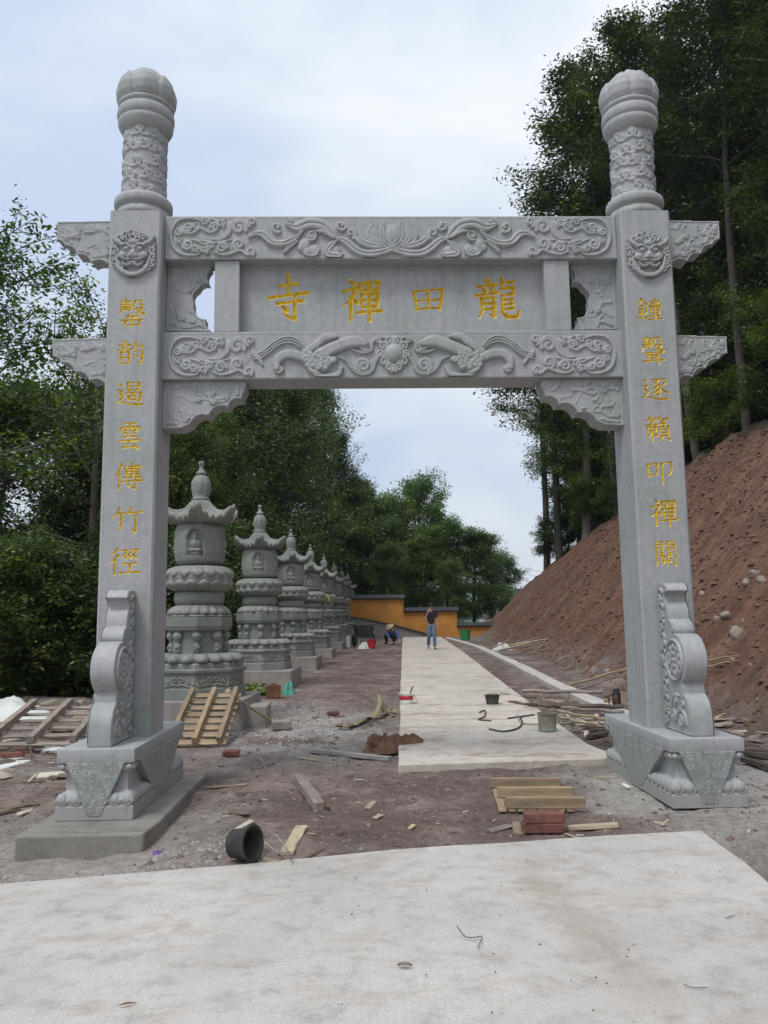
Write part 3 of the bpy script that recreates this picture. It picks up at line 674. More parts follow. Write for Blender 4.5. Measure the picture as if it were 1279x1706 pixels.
def incised_front(name_char, rect, yf, tiles, acc, parent_fn, slope=1.35, dmax=0.03, horizontal=False):
    """front face of a block with characters cut into it; stone faces go to acc, gold grooves become parts"""
    x0, x1, z0, z1 = rect
    golds = []
    cur = x0 if horizontal else z1
    def quad(a0, a1, b0, b1):
        if a1-a0 > 1e-6 and b1-b0 > 1e-6: acc.add([(a0, yf, b0), (a1, yf, b0), (a1, yf, b1), (a0, yf, b1)], [(0, 1, 2, 3)])
    for key, cx, cz, hw, hh, n, wb in tiles:
        tx0, tx1, tz0, tz1 = cx-hw*1.08, cx+hw*1.08, cz-hh*1.08, cz+hh*1.08
        if horizontal: quad(cur, tx0, z0, z1); quad(tx0, tx1, z0, tz0); quad(tx0, tx1, tz1, z1); cur = tx1
        else: quad(x0, x1, tz1, cur); quad(x0, tx0, tz0, tz1); quad(tx1, x1, tz0, tz1); cur = tz0
        R, D = glyph_depth(key, n, wb)
        ny, nx = D.shape
        Xw = np.linspace(tx0, tx1, nx)[None, :]+0*D; Zw = np.linspace(tz1, tz0, ny)[:, None]+0*D
        dep = np.minimum(D*(2*hw/100)*slope, dmax); dep[0] = dep[-1] = 0; dep[:, 0] = dep[:, -1] = 0
        P = np.stack([Xw, yf+dep, Zw], -1).reshape(-1, 3)
        I = np.arange(nx*ny).reshape(ny, nx); on = dep > 1e-5
        q = on[:-1, :-1] | on[1:, :-1] | on[:-1, 1:] | on[1:, 1:]
        QQ = np.stack([I[:-1, :-1], I[1:, :-1], I[1:, 1:], I[:-1, 1:]], -1)
        golds.append((P, QQ[q]))
        # stone between the strokes: merge runs of flat cells
        for j in range(ny-1):
            i = 0; row = q[j]
            while i < nx-1:
                if row[i]: i += 1; continue
                k = i
                while k < nx-1 and not row[k]: k += 1
                acc.add([P[I[j+1, i]], P[I[j+1, k]], P[I[j, k]], P[I[j, i]]], [(0, 1, 2, 3)]); i = k
    if horizontal: quad(cur, x1, z0, z1)
    else: quad(x0, x1, z0, cur)
    def emit(parent):
        for P, Qs in golds:
            u, inv = np.unique(Qs.ravel(), return_inverse=True)
            np_mesh(name_char, P[u], inv.reshape(-1, 4), M['gold'], parent, smooth=False)
    return emit

# ------------------------------------------------------------------ the gateway
GATE = empty('stone_gateway', (0, 0, 0), 0, 'tall carved grey granite gateway with gold characters and two drum stones, astride the drive', 'gateway')
ST = M['stone']
SX, PW, PD, PH, BH = 2.572, 0.257, 0.28, 5.708, 0.572

def pedestal(s):
    cx = s*SX; cy = -0.035; hx, hy = 0.32, 0.945
    prof = [(0, 0), (0, .112), (.010, .116), (.016, .122), (.004, .14), (.002, .165), (.014, .192), (.034, .214), (.056, .224), (.064, .235), (.064, .36), (.054, .378), (.036, .392), (.022, .402), (.016, .42), (.022, .438), (.040, .448), (.006, .456), (0, .462), (0, .566), (.006, .572)]
    mb = MB(); V = []; F = []
    for ins, z in prof:
        V += [(cx-hx+ins, cy-hy+ins, z), (cx+hx-ins, cy-hy+ins, z), (cx+hx-ins, cy+hy-ins, z), (cx-hx+ins, cy+hy-ins, z)]
    for i in range(len(prof)-1):
        for k in range(4): F.append((i*4+k, i*4+(k+1) % 4, (i+1)*4+(k+1) % 4, (i+1)*4+k))
    n = len(prof)-1; F += [(3, 2, 1, 0), (4*n, 4*n+1, 4*n+2, 4*n+3)]
    mb.add(V, F); p = mb.build('pedestal', ST, GATE, bevel=0.004, auto=0.45)
    # lotus petals on the lower moulding, each its own piece
    proto_p = []
    def petal(c, rz):
        if not proto_p:
            mb_ = MB(); w_, h_, d_ = 0.10, 0.10, 0.030; V = []; F = []; nu, nv = 10, 7
            for j in range(nv):
                v_ = j/(nv-1); wd_ = math.sin(PI*min(1, 0.12+v_*0.82))**0.5
                for i in range(nu):
                    u = -1+2*i/(nu-1); b = (1-u*u)**0.5*math.sin(PI*(0.08+0.9*v_))**0.7
                    V.append((u*w_/2*wd_, -(d_*b-0.012), -h_/2+h_*v_))
            for j in range(nv-1):
                for i in range(nu-1): F.append((j*nu+i, j*nu+i+1, (j+1)*nu+i+1, (j+1)*nu+i))
            mb_.add(V, F)
            mb_.tube([(math.cos(PI*(1+k/12))*w_*.45, -d_*.35, math.sin(PI*(1+k/12))*h_*.42-.004) for k in range(13)], 0.0045, 5)
            o = mb_.build('lotus_petal', ST, p, smooth=True); proto_p.append(o)
        else: o = proto_p[0].copy(); link(o)
        o.location = c; o.rotation_euler = (0, 0, rz)
    for sgn in (-1, 1):
        for i in range(6):
            x = cx-hx+0.05+(2*hx-0.1)*i/5
            if abs(x-cx) > 0.12: petal((x, cy+sgn*(hy-0.012), 0.165), 0 if sgn < 0 else PI)
        for i in range(18):
            y = cy-hy+0.05+(2*hy-0.1)*i/17
            if abs(y-cy) > 0.30: petal((cx+sgn*(hx-0.012), y, 0.165), PI/2*sgn)
    # hanging cloth shapes, carved proud of the waist on each face
    dr = MB(); e_ = 0.004
    fr = [(cx-0.245, .462), (cx-0.06, .03), (cx+0.06, .03), (cx+0.245, .462)]
    dr.prism(fr, cy-hy-e_, cy-hy+0.13); dr.prism(fr, cy+hy-0.13, cy+hy+e_)
    sd_ = [(cy-0.80, .462), (cy-0.16, .03), (cy+0.16, .03), (cy+0.80, .462)]
    dr.prism(sd_, cx-hx-e_, cx-hx+0.13, 'x'); dr.prism(sd_, cx+hx-0.13, cx+hx+e_, 'x')
    dr.build('carved_drape', M['stone_drape'], p, bevel=0.006)
    # scroll balls of the upper lip by the corners
    for a_ in (-1, 1):
        for b_ in (-1, 1):
            x, y = cx+a_*(hx-0.045), cy+b_*(hy-0.045); sc_ = MB()
            for ax in ('x', 'y'):
                rot = Matrix.Rotation(PI/2, 3, 'X' if ax == 'y' else 'Y')
                sc_.lathe([(0.003, -.044), (.018, -.043), (.024, -.032), (.026, 0), (.024, .032), (.018, .043), (0.003, .044)], 14, (x, y, .425), rot)
            sc_.build('corner_scroll', ST, p, smooth=True)
    # shallow ornament on the top slab
    return p

def pillar(s):
    cx = s*SX
    acc = MB(); x0, x1 = cx-PW, cx+PW
    y0, y1 = -PD, PD
    tl = []
    if s < 0:
        data = [('qing', 220, 521, 50, 50), ('yun', 218, 588, 50, 44), ('e', 217, 656, 54, 44), ('yun2', 216, 726, 44, 48), ('chuan', 213, 794, 52, 46), ('zhu', 211, 866, 55, 44), ('jing', 207, 936, 54, 46)]
    else:
        data = [('zhong', 1081, 516, 48, 42), ('sheng', 1088, 583, 45, 50), ('zhu2', 1092, 648, 54, 42), ('lai', 1096, 715, 47, 44), ('kou', 1098, 786, 50, 44), ('chan2', 1105, 854, 52, 48), ('guan', 1109, 922, 40, 44)]
    for k, px, py, wpx, hpx in data:
        P = at(px, py, Y=-PD); D = abs(P[1]-CAM[1])
        tl.append((k, P[0], P[2], wpx/2*8.0/1352*0.92, hpx/2*8.0/1352*0.96, 96, 7.4))
    ch = 0.020
    emit = incised_front('gold_character', (x0+ch, x1-ch, BH, PH), y0, tl, acc, None, slope=1.7, dmax=0.018)
    # body with chamfered corners
    ring = [(x0+ch, y0), (x1-ch, y0), (x1, y0+ch), (x1, y1-ch), (x1-ch, y1), (x0+ch, y1), (x0, y1-ch), (x0, y0+ch)]
    b = [(a_, c_, BH) for a_, c_ in ring]; tp = [(a_, c_, PH) for a_, c_ in ring]
    acc.add(b+tp, [(i, (i+1) % 8, (i+1) % 8+8, i+8) for i in range(1, 8)]+[tuple(range(8, 16)), tuple(range(7, -1, -1))])
    p = acc.build('pillar', M['stone_pillar'], GATE)
    emit(p)
    return p

def finial(s, p):
    cx = s*SX
    n = 72
    mb = MB()
    def lob(nn, amp): return lambda a_, i: 1+amp*(abs(math.sin(a_*nn/2))**0.6-0.6)
    mb.lathe([(0.245, 5.708), (0.27, 5.717), (0.276, 5.746), (0.268, 5.783), (0.25, 5.809), (0.243, 5.82), (0.262, 5.828), (0.285, 5.839), (0.29, 5.857), (0.291, 5.894), (0.287, 5.92), (0.268, 5.928), (0.262, 5.946), (0.235, 5.957), (0.2, 5.961)], n, (cx, 0, 0),
             mod=lambda a_, i: 1+(0.03*(abs(math.sin(a_*13))**0.5-0.5) if 8 <= i <= 10 else (0.03*(abs(math.sin(a_*6))**0.6-0.5) if 1 <= i <= 3 else 0)))
    pts = []
    mb.build('column_collar', ST, p, smooth=True)
    # cloud-carved drum of the finial
    R = Relief(0, 0, 1.36, 0.72, 0.0085); rg = random.Random(5 if s < 0 else 9)
    for row in range(5):
        for c in range(7):
            x = (c+0.5*(row % 2))*1.36/7+rg.uniform(-.03, .03); y = 0.09+row*0.138+rg.uniform(-.025, .025)
            R.curl(x+0.03, y, 0.036, 1, PI, 0.017, 1.3); R.curl(x+0.105, y+0.035, 0.026, -1, 0, 0.015, 1.2)
            R.stroke([(x-0.055, y+0.045), (x-0.01, y+0.05), (x+0.03, y+0.037), (x+0.08, y+0.06), (x+0.14, y+0.055)], 0.030, 0.014, (0.2, 0.2))
            R.stroke([(x-0.04, y-0.03), (x+0.0, y-0.045), (x+0.035, y-0.042), (x+0.07, y-0.02)], 0.020, 0.012, (0.3, 0.3))
    R.Z[:, -1] = R.Z[:, 0] = np.maximum(R.Z[:, 0], R.Z[:, -1])
    ny, nx = R.Z.shape
    a_ = R.X/1.36*2*PI; rr = 0.212+R.Z; P = np.stack([cx+rr*np.cos(a_), rr*np.sin(a_), 6.71-(R.Y-0)/0.72*0.79], -1).reshape(-1, 3)
    I = np.arange(nx*ny).reshape(ny, nx)
    np_mesh('cloud_carved_shaft', P, np.stack([I[:-1, :-1], I[1:, :-1], I[1:, 1:], I[:-1, 1:]], -1).reshape(-1, 4), ST, p)
    mb = MB()
    mb.lathe([(0.2, 6.66), (0.228, 6.675), (0.258, 6.715), (0.278, 6.755), (0.283, 6.79), (0.276, 6.803), (0.268, 6.81), (0.28, 6.82), (0.291, 6.845), (0.292, 6.89), (0.283, 6.925), (0.268, 6.937), (0.262, 6.943), (0.276, 6.953), (0.286, 6.97), (0.282, 6.993), (0.262, 7.005), (0.2, 7.013)], n, (cx, 0, 0))
    mb.build('ring_moulding', ST, p, smooth=True)
    # lotus bud
    T, A = np.meshgrid(np.linspace(0, 1, 44), np.linspace(0, 2*PI, 145))
    r0 = np.interp(T, [0, .12, .3, .48, .64, .78, .9, .97, 1], [.235, .260, .268, .245, .195, .135, .070, .03, .001]); z0 = 7.0+0.45*T
    def pet(off, top, nn):
        q = ((A/(2*PI)*nn+off) % 1)*2-1
        wdt = np.sqrt(np.clip(1-(T/top)**2.6, 0, 1))*0.97
        e_ = np.clip((wdt-np.abs(q))/0.08, 0, 1)
        return np.where(T < top, e_**0.5*(1+0.35*(1-q*q)), 0)
    dz = 0.034*np.maximum(pet(0, 0.66, 7), 0.5*pet(0.5, 0.95, 7))
    rr = r0+dz; P = np.stack([cx+rr*np.cos(A), rr*np.sin(A), z0+dz*0.3*T], -1).reshape(-1, 3)
    ny, nx = T.shape; I = np.arange(nx*ny).reshape(ny, nx)
    np_mesh('lotus_bud', P, np.stack([I[:-1, :-1], I[1:, :-1], I[1:, 1:], I[:-1, 1:]], -1).reshape(-1, 4), ST, p)

def beast_mask(s, p):
    ph = (222.8, 424) if s < 0 else (1078.6, 426)
    P = at(*ph, Y=-PD)
    R = Relief(-80, -86, 80, 88, 1.6)
    R.ball(0, -8, 56, 0.045, 58)
    for (x, y, r) in [(-62, -38, 15), (-70, -12, 14), (-72, 14, 14), (-64, 36, 14), (-50, 52, 13), (-50, -58, 13), (-30, -70, 13), (-10, -76, 13), (10, -76, 13), (30, -70, 13), (50, -58, 13), (62, -38, 15), (70, -12, 14), (72, 14, 14), (64, 36, 14), (50, 52, 13)]:
        R.curl(x, y, r, 1 if x > 0 else -1, 0.5, 0.034, 1.2)
    R.stroke([(-60, 20), (-48, 56), (-22, 76), (0, 80), (22, 76), (48, 56), (60, 20)], 20, 0.042, (0.5, 0.5))
    for q in (-1, 1):
        R.stroke([(q*42, -36), (q*62, -46), (q*76, -66)], 18, 0.05, (1, 0.2))
        R.stroke([(q*8, -20), (q*24, -32), (q*46, -26)], 12, 0.062, (0.8, 0.4))
        R.ball(q*24, -16, 12, 0.022, 9, base=0.042)
        R.ball(q*38, 8, 16, 0.026, 14, base=0.034)
        R.stroke([(q*6, 24), (q*24, 26), (q*44, 18)], 9, 0.056, (0.6, 0.3))
        R.ball(q*9, 12, 9, 0.03, 8, base=0.04)
        R.stroke([(q*6, 44), (q*26, 46), (q*40, 32)], 10, 0.05, (0.8, 0.4))
    R.ball(0, 4, 12, 0.034, 16, base=0.042); R.ball(0, -44, 20, 0.02, 12, base=0.036)
    R.stroke([(-18, 35), (0, 38), (18, 35)], 9, 0.048, (0.5, 0.5))
    for x in (-44, -28, -10, 10, 28, 44): R.stroke([(x*0.8, -48), (x, -62)], 8, 0.05, (1, 0.3))
    R.mesh('beast_mask', flatmap(P[0], P[2], 0.00272, 0.00272, -PD), ST, p)

def cloud_cluster(R, dx, dy, h=0.026):
    for cx, cy, r, d, a_ in [(122, 150, 19, 1, 0), (172, 126, 21, -1, 2), (222, 118, 18, 1, 1), (264, 100, 20, -1, 0), (312, 126, 22, 1, 3), (345, 108, 20, -1, 1), (440, 128, 36, -1, 0.4), (507, 100, 22, 1, 2), (130, 193, 15, 1, 1), (172, 216, 25, -1, 3), (212, 236, 18, 1, 0), (262, 246, 18, -1, 1), (296, 224, 19, 1, 2), (354, 234, 26, -1, 0), (440, 216, 27, 1, 2), (502, 254, 21, -1, 1)]:
        R.curl(cx+dx, cy+dy, r, d, a_, h)
    T_ = lambda P: [(a_+dx, b_+dy) for a_, b_ in P]
    R.stroke(T_([(238, 92), (180, 80), (120, 92), (88, 140), (86, 195), (112, 245), (165, 268), (222, 268), (246, 244)]), 18, h*0.9, (0.5, 0.5))
    R.stroke(T_([(296, 190), (350, 188), (388, 156), (404, 112), (440, 88), (474, 104), (500, 128)]), 22, h*1.05, (0.3, 0.6), ridge=0.006)
    R.stroke(T_([(150, 160), (200, 156), (236, 132), (286, 152), (330, 144)]), 18, h, (0.4, 0.4), ridge=0.005)
    R.stroke(T_([(240, 196), (300, 206), (350, 202), (400, 192)]), 16, h*0.9, (0.2, 0.4))
    R.stroke(T_([(310, 254), (350, 268), (400, 262), (450, 246), (486, 270), (524, 262)]), 18, h*0.95, (0.4, 0.5))
    R.stroke(T_([(190, 190), (230, 200), (262, 214), (320, 206)]), 14, h*0.8, (0.4, 0.3))
    R.stroke(T_([(246, 78), (300, 84), (330, 96), (372, 86)]), 12, h*0.8, (0.3, 0.3))
    R.ball(300+dx, 175+dy, 215, 0.010, 92, pw=8)      # raised ground of the cluster

def border(R, x0, y0, x1, y1, h=0.004, w_=5):
    R.stroke([(x0, y0), (x1, y0)], w_, h, smooth=False); R.stroke([(x0, y1), (x1, y1)], w_, h, smooth=False)

def upper_beam():
    mb = MB(); mb.box((0, 0.003, 5.4855), (4.63-0.004, 0.294, 0.4637)); b = mb.build('upper_beam', ST, GATE, bevel=0.006)
    R = Relief(60, 70, 1250*2-60, 284, 3.0)
    cloud_cluster(R, 0, 0)
    h = 0.030
    R.stroke([(488, 182), (535, 160), (575, 168), (615, 206), (672, 212), (735, 184), (776, 148)], 42, h, (0.1, 0.3), ridge=0.010)
    R.stroke([(560, 176), (610, 214), (680, 218), (740, 196)], 14, h*1.15, (0.2, 0.2))
    R.stroke([(676, 262), (704, 232), (748, 200)], 24, h, (0.2, 0.5), ridge=0.008)
    R.stroke([(690, 112), (745, 128), (810, 106), (880, 116), (930, 158), (958, 188)], 60, h, (0.25, 0.2), ridge=0.010)
    R.stroke([(830, 150), (880, 152), (920, 172), (958, 190)], 20, h*1.2, (0.3, 0.2), ridge=0.006)
    R.curl(640, 126, 26, 1, 1.0, h*0.8, 1.0); R.curl(705, 98, 15, -1, 0, h*0.7)
    for x, y, r in [(785, 215, 34), (838, 246, 34), (800, 250, 26), (822, 178, 28), (765, 232, 22)]: R.ball(x, y, r, h*0.85)
    R.stroke([(770, 250), (800, 272), (845, 272), (868, 240)], 12, h, (0.3, 0.3))
    R.curl(825, 170, 24, -1, 2, h); R.curl(980, 118, 24, 1, 0.5, h*0.85, 1.0); R.curl(1030, 160, 26, -1, 1, h*0.8, 0.9)
    R.stroke([(958, 188), (1000, 200), (1050, 240), (1100, 262), (1170, 262), (1250, 240)], 44, h*1.05, (0.4, 0.8), ridge=0.010)
    R.stroke([(960, 196), (925, 222), (905, 262), (960, 276), (986, 266)], 40, h, (0.3, 0.3), ridge=0.008)
    R.ball(945, 245, 34, h*0.8, 28)
    R.stroke([(1068, 172), (1084, 200), (1140, 222), (1220, 228)], 40, h, (0.1, 0.5), ridge=0.008)
    R.stroke([(1040, 120), (1060, 190), (1110, 222)], 20, h*0.8, (0.1, 0.4))
    # lotus: layered petals round a bud
    for (pts, w_, k) in [([(1180, 225), (1130, 180), (1150, 108)], 40, 1.0), ([(1210, 228), (1165, 190), (1165, 110)], 36, 1.12), ([(1250, 230), (1200, 180), (1205, 96)], 44, 1.2)]:
        R.stroke(pts, w_, h*k, (0.6, 0.15), ridge=0.008)
    R.mirror(1250)
    R.ball(1250, 170, 62, h*1.45, 64); R.groove([(1250, 110), (1250, 230)], 4, 0.008)
    for q in (-1, 1):
        R.groove([(1250, 112), (1250+q*34, 140), (1250+q*40, 185), (1250+q*14, 228)], 4, 0.009); R.groove([(1250+q*60, 130), (1250+q*62, 180), (1250+q*34, 226)], 4, 0.008)
    R.ball(1250, 246, 62, h*1.1, 16)
    border(R, 66, 76, 2434, 278)
    R.mesh('relief_carving', flatmap(0, 5.7173, 0.001926, 0.00208, -0.144, 1250, 65), ST, b)
    return b
def lower_beam():
    mb = MB(); mb.box((0, 0.064, 4.25225), (4.66, 0.372, 0.4909)); b = mb.build('lower_beam', ST, GATE, bevel=0.006)
    R = Relief(48, 688, 1262*2-48, 914, 3.0)
    cloud_cluster(R, -8, 630)
    h = 0.036
    for off in (-14, 0, 14):
        R.stroke([(512+off*0.4, 800+off*0.9+10), (560, 800+off), (600+off*0.3, 772+off), (648, 738+off), (700, 724+off), (748, 738+off), (790-off*0.3, 775+off*0.5)], 12, h*0.62, (0.9, 0.6))
    R.stroke([(508, 784), (540, 812), (566, 850)], 22, h*0.6, (0.6, 0.6))
    # beast: haunch, mane, body, limbs
    R.stroke([(640, 868), (646, 828), (692, 800), (770, 812), (850, 850)], 52, h*1.15, (0.7, 1))
    R.ball(648, 868, 28, h, 22); R.curl(650, 872, 20, 1, 0, h*0.9)
    R.stroke([(790, 790), (850, 752), (900, 716), (955, 712)], 44, h*1.1, (0.8, 0.5))
    R.stroke([(870, 800), (950, 766), (1040, 738), (1112, 748)], 66, h*1.25, (1, 0.55))
    R.ball(1108, 756, 32, h*0.95, 28)
    R.ball(860, 838, 84, h*1.15, 58)
    rg = random.Random(2)
    for k in range(26):
        a_ = k*2.4; rr = 14+62*(k/26)**0.6
        R.ball(862+rr*math.cos(a_), 832+rr*0.62*math.sin(a_), 17, h*0.5, 14, base=h*1.0)
    R.stroke([(836, 902), (890, 916), (960, 904), (982, 870)], 34, h*1.1, (0.3, 0.8)); R.ball(940, 830, 22, h*0.5, 18, base=h*0.95)
    R.stroke([(800, 850), (822, 882), (868, 900)], 26, h*1.2, (0.5, 0.5))
    for k in range(4): R.ball(1086+k*14, 772+k*4, 9, h*0.5, 9, base=h*0.5)
    R.stroke([(965, 812), (1010, 830), (1040, 872), (1090, 898), (1140, 884), (1160, 840), (1190, 800), (1215, 780)], 24, h*0.7, (0.5, 0.5), ridge=0.008)
    R.curl(1098, 856, 34, 1, 2.2, h*0.75, 1.5)
    R.stroke([(1040, 778), (1090, 790), (1140, 782), (1145, 744), (1180, 716), (1230, 722)], 20, h*0.75, (0.5, 0.4), ridge=0.006)
    for x, y, r in [(1205, 760, 22), (1190, 800, 20), (1210, 838, 24), (1238, 868, 22), (1235, 734, 22), (1180, 735, 14)]: R.curl(x, y, r, -1, 1, h*0.8)
    R.mirror(1262)
    for x, y in [(1262, 724), (1262, 874)]: R.ball(x, y, 40, h*0.7, 20)
    R.ball(1262, 794, 52, h*1.7, 50)
    border(R, 54, 694, 2470, 908)
    R.mesh('relief_carving', flatmap(0, 4.4977, 0.001887, 0.00207, -0.122, 1262, 681), ST, b)
    return b

def name_board():
    yf = 0.015
    xl, xr = at(398, 500, Y=-0.06)[0]-0.01, at(909, 500, Y=-0.06)[0]+0.01
    acc = MB(); tl = []
    for k, px, py, wpx, hpx in [('si', 480, 497, 72, 84), ('chan', 602, 500, 74, 76), ('tian', 713, 500, 62, 48), ('long', 828, 498, 78, 74)]:
        P = at(px, py, Y=yf); tl.append((k, P[0], P[2], wpx/2*8.3/1352*0.96, hpx/2*8.3/1352*1.0, 130, 9.0))
    zb, zt = 4.4977, 5.2537
    emit = incised_front('gold_character', (xl, xr, zb, zt), yf, tl, acc, None, slope=1.6, dmax=0.036, horizontal=True)
    acc.add([(xl, yf, zb), (xr, yf, zb), (xr, yf, zt), (xl, yf, zt), (xl, .13, zb), (xr, .13, zb), (xr, .13, zt), (xl, .13, zt)], [(4, 7, 6, 5), (0, 4, 5, 1), (3, 2, 6, 7), (0, 3, 7, 4), (1, 5, 6, 2)])
    b = acc.build('name_board', ST, GATE); emit(b)
    # four frame rails lying proud of the board
    xs_ = [(at(357, 500, Y=-0.115)[0], at(398.5, 500, Y=-0.115)[0]), (at(908, 500, Y=-0.115)[0], at(950, 500, Y=-0.115)[0])]
    for a_, c_ in xs_:
        MB().box(((a_+c_)/2, 0.012, (zb+zt)/2), (c_-a_, 0.26, zt-zb-0.002)).build('board_post', ST, GATE, bevel=0.006)
    return b

def curve_poly(pts, yf, s=-1, snap=None):
    o = []
    for a_, c_ in pts:
        P = at(a_, c_, Y=yf); o.append([P[0], P[2]])
    return o
def bracket(name, pts, y0, y1, s, snapx, top=None, carve=None, bevel=0.003):
    """pts: outline of the left-hand piece in photograph pixels, converted at its front depth"""
    P = curve_poly(pts, y0)
    for q in P:
        if snapx is not None and abs(q[0]-snapx) < 0.06: q[0] = snapx
        if top is not None and abs(q[1]-top) < 0.045: q[1] = top
    if s > 0: P = [[-a_, c_] for a_, c_ in P][::-1]
    mb = MB(); mb.prism([tuple(q) for q in P], y0, y1); o = mb.build(name, ST, GATE, bevel=bevel)
    X0 = min(q[0] for q in P); X1 = max(q[0] for q in P); Z0 = min(q[1] for q in P); Z1 = max(q[1] for q in P)
    R = Relief(0, 0, X1-X0, Z1-Z0, 0.0065)
    ins = Relief(0, 0, X1-X0, Z1-Z0, 0.0065); ins.poly([(q[0]-X0, Z1-q[1]) for q in P], 1.0, 0.030)
    m_ = ins.Z > 0.93
    rg = random.Random(int(abs(P[0][0]*100)))
    W_, H_ = X1-X0, Z1-Z0
    inner = 0 if s < 0 else W_
    # flowing cloud lines
    for k in range(26):
        cx_, cy_ = rg.uniform(0.05, 0.95)*W_, rg.uniform(0.06, 0.94)*H_; a0 = rg.uniform(-.5, .5)+(0.5 if s < 0 else -.5); L_ = rg.uniform(.10, .24)
        q_ = rg.choice((-1, 1)); pts_ = [(cx_+L_*u*math.cos(a0)-.03*q_*math.sin(u*5)*math.sin(a0), cy_+L_*u*math.sin(a0)+.032*q_*math.sin(u*5)) for u in (-.5, -.25, 0, .25, .5)]
        R.stroke(pts_, rg.uniform(.020, .045), rg.uniform(.006, .013), (0.15, 0.3), ridge=0.004)
        if k % 2: R.curl(pts_[-1][0], pts_[-1][1]-.01, rg.uniform(0.016, 0.032), q_, rg.uniform(0, 6), 0.016)
    R.Z = np.where(m_, R.Z, 0)
    rim = (ins.Z > 0.02) & (ins.Z < 0.66); R.Z = np.where(rim, 0.007, R.Z)
    R.mesh('relief_carving', lambda a_, c_, z_: np.stack([X0+a_, y0-z_, Z1-c_], -1), ST, o)
    return o

def drum_stone(s):
    hw = 0.10; cx = s*2.575; x0, x1 = cx-hw, cx+hw
    prof = [(-.285, .573), (-.885, .573), (-.893, .64), (-.892, .72), (-.88, .79), (-.855, .85), (-.82, .895), (-.785, .918), (-.770, .924), (-.768, .985)]
    cy, cz, r = -.628, 1.213, .232
    for k in range(21):
        a_ = math.radians(-118-k*152/20) if False else math.radians(238-k*(238-84)/20)
        prof.append((cy+r*math.cos(a_), cz+r*math.sin(a_)))
    prof += [(-.618, 1.47), (-.612, 1.50), (-.595, 1.535), (-.57, 1.556), (-.535, 1.57), (-.520, 1.574), (-.520, 1.60), (-.508, 1.66), (-.488, 1.705), (-.462, 1.735), (-.450, 1.77), (-.455, 1.80), (-.475, 1.825), (-.522, 1.832), (-.528, 1.842), (-.505, 1.88), (-.468, 1.904), (-.42, 1.912), (-.285, 1.914)]
    mb = MB(); mb.prism(prof, x0, x1, 'x'); d = mb.build('drum_stone', ST, GATE, bevel=0.007, auto=0.5)
    # carving in drawing units: metres, x = -Y, y = -z
    for side in (-1, 1):
        R = Relief(0.30, -1.90, 0.90, -0.585, 0.0065)
        PY = [(-a_, -c_) for a_, c_ in prof]
        ins = Relief(0.30, -1.90, 0.90, -0.585, 0.0065); ins.poly(PY, 1.0, 0.03); m_ = ins.Z > 0.97
        c0 = (.628, -1.213)
        for k in range(9):
            z = -0.65-0.0-k*0.14
            R.curl(0.36+0.03*(k % 2), z, 0.036, 1 if k % 2 else -1, k, 0.020); R.stroke([(0.33, z-0.06), (0.37, z-0.09), (0.42, z-0.07), (0.41, z-0.03)], 0.028, 0.018, (0.3, 0.3))
        R.stroke([(0.84, -0.66), (0.80, -0.74), (0.72, -0.78), (0.64, -0.74), (0.60, -0.66)], 0.035, 0.020, (0.3, 0.3), ridge=0.006)
        R.curl(0.72, -0.70, 0.05, 1, 0, 0.022); R.curl(0.54, -0.72, 0.045, -1, 1, 0.020); R.curl(0.62, -0.86, 0.04, 1, 2, 0.020); R.curl(0.76, -0.83, 0.03, 1, 2, 0.018)
        R.stroke([(0.45, -0.66), (0.50, -0.80), (0.58, -0.90), (0.70, -0.90)], 0.03, 0.018, (0.3, 0.3))
        q = np.hypot(R.X-c0[0], R.Y-c0[1])
        R.Z = np.where(m_, R.Z, 0); R.Z = np.where(q < 0.205, 0, R.Z)
        rim = (ins.Z > 0.05) & (ins.Z < 0.7) & (R.Y > -1.90); R.Z = np.where(rim & (q > 0.24), 0.007, R.Z)
        R.stroke([(c0[0]+0.178*math.cos(a_), c0[1]+0.178*math.sin(a_)) for a_ in np.linspace(0, 2*PI, 30)], 0.026, 0.022, smooth=False)
        R.ball(c0[0], c0[1], 0.03, 0.03)
        for rr, nn, pr, off in ((0.062, 6, 0.034, 0), (0.118, 10, 0.036, 0.3)):
            for k in range(nn):
                a_ = 2*PI*k/nn+off; R.ball(c0[0]+rr*math.cos(a_), c0[1]+rr*math.sin(a_), pr, 0.026, pw=2.5)
        for k in range(8):
            a_ = 2*PI*k/8; R.groove([(c0[0]+0.035*math.cos(a_), c0[1]+0.035*math.sin(a_)), (c0[0]+0.15*math.cos(a_+0.3), c0[1]+0.15*math.sin(a_+0.3))], 0.012, 0.008)
        X_ = x1 if side > 0 else x0
        R.mesh('side_carving', (lambda XX, sd: (lambda a_, c_, z_: np.stack([XX+sd*z_, -a_, -c_], -1)))(X_, side), ST, d)
    return d

def lobes(P, bulge, n=6):
    """scalloped outline: an arc bulging to the left of each step"""
    o = []
    for k in range(len(P)-1):
        a_, c_ = np.array(P[k], float), np.array(P[k+1], float); d = c_-a_; nr = np.array([d[1], -d[0]])*bulge
        for q in range(n): u = q/n; o.append(tuple(a_+d*u+nr*4*u*(1-u)))
    return o+[tuple(P[-1])]
BR_LOW = [(272, 636), (409, 636), (409, 644), (404, 655)]+lobes([(401, 664), (379, 677), (347, 692), (316, 706)], -.22)+[(300, 713), (272, 714)]
WING_UP = [(95, 370), (184, 368)]+lobes([(184, 444), (152, 437), (128, 424), (108, 409), (95, 400)], -.22)
WING_LO = [(88, 566), (176, 563)]+lobes([(176, 641), (149, 634), (125, 619), (102, 604), (88, 594)], -.22)
SPAN = [(275, 441), (350, 441)]+lobes([(352, 447), (348, 472), (330, 481), (322, 503)], -.22)+[(322, 514)]+lobes([(323, 517), (343, 532), (352, 552)], -.22)+[(275, 552)]
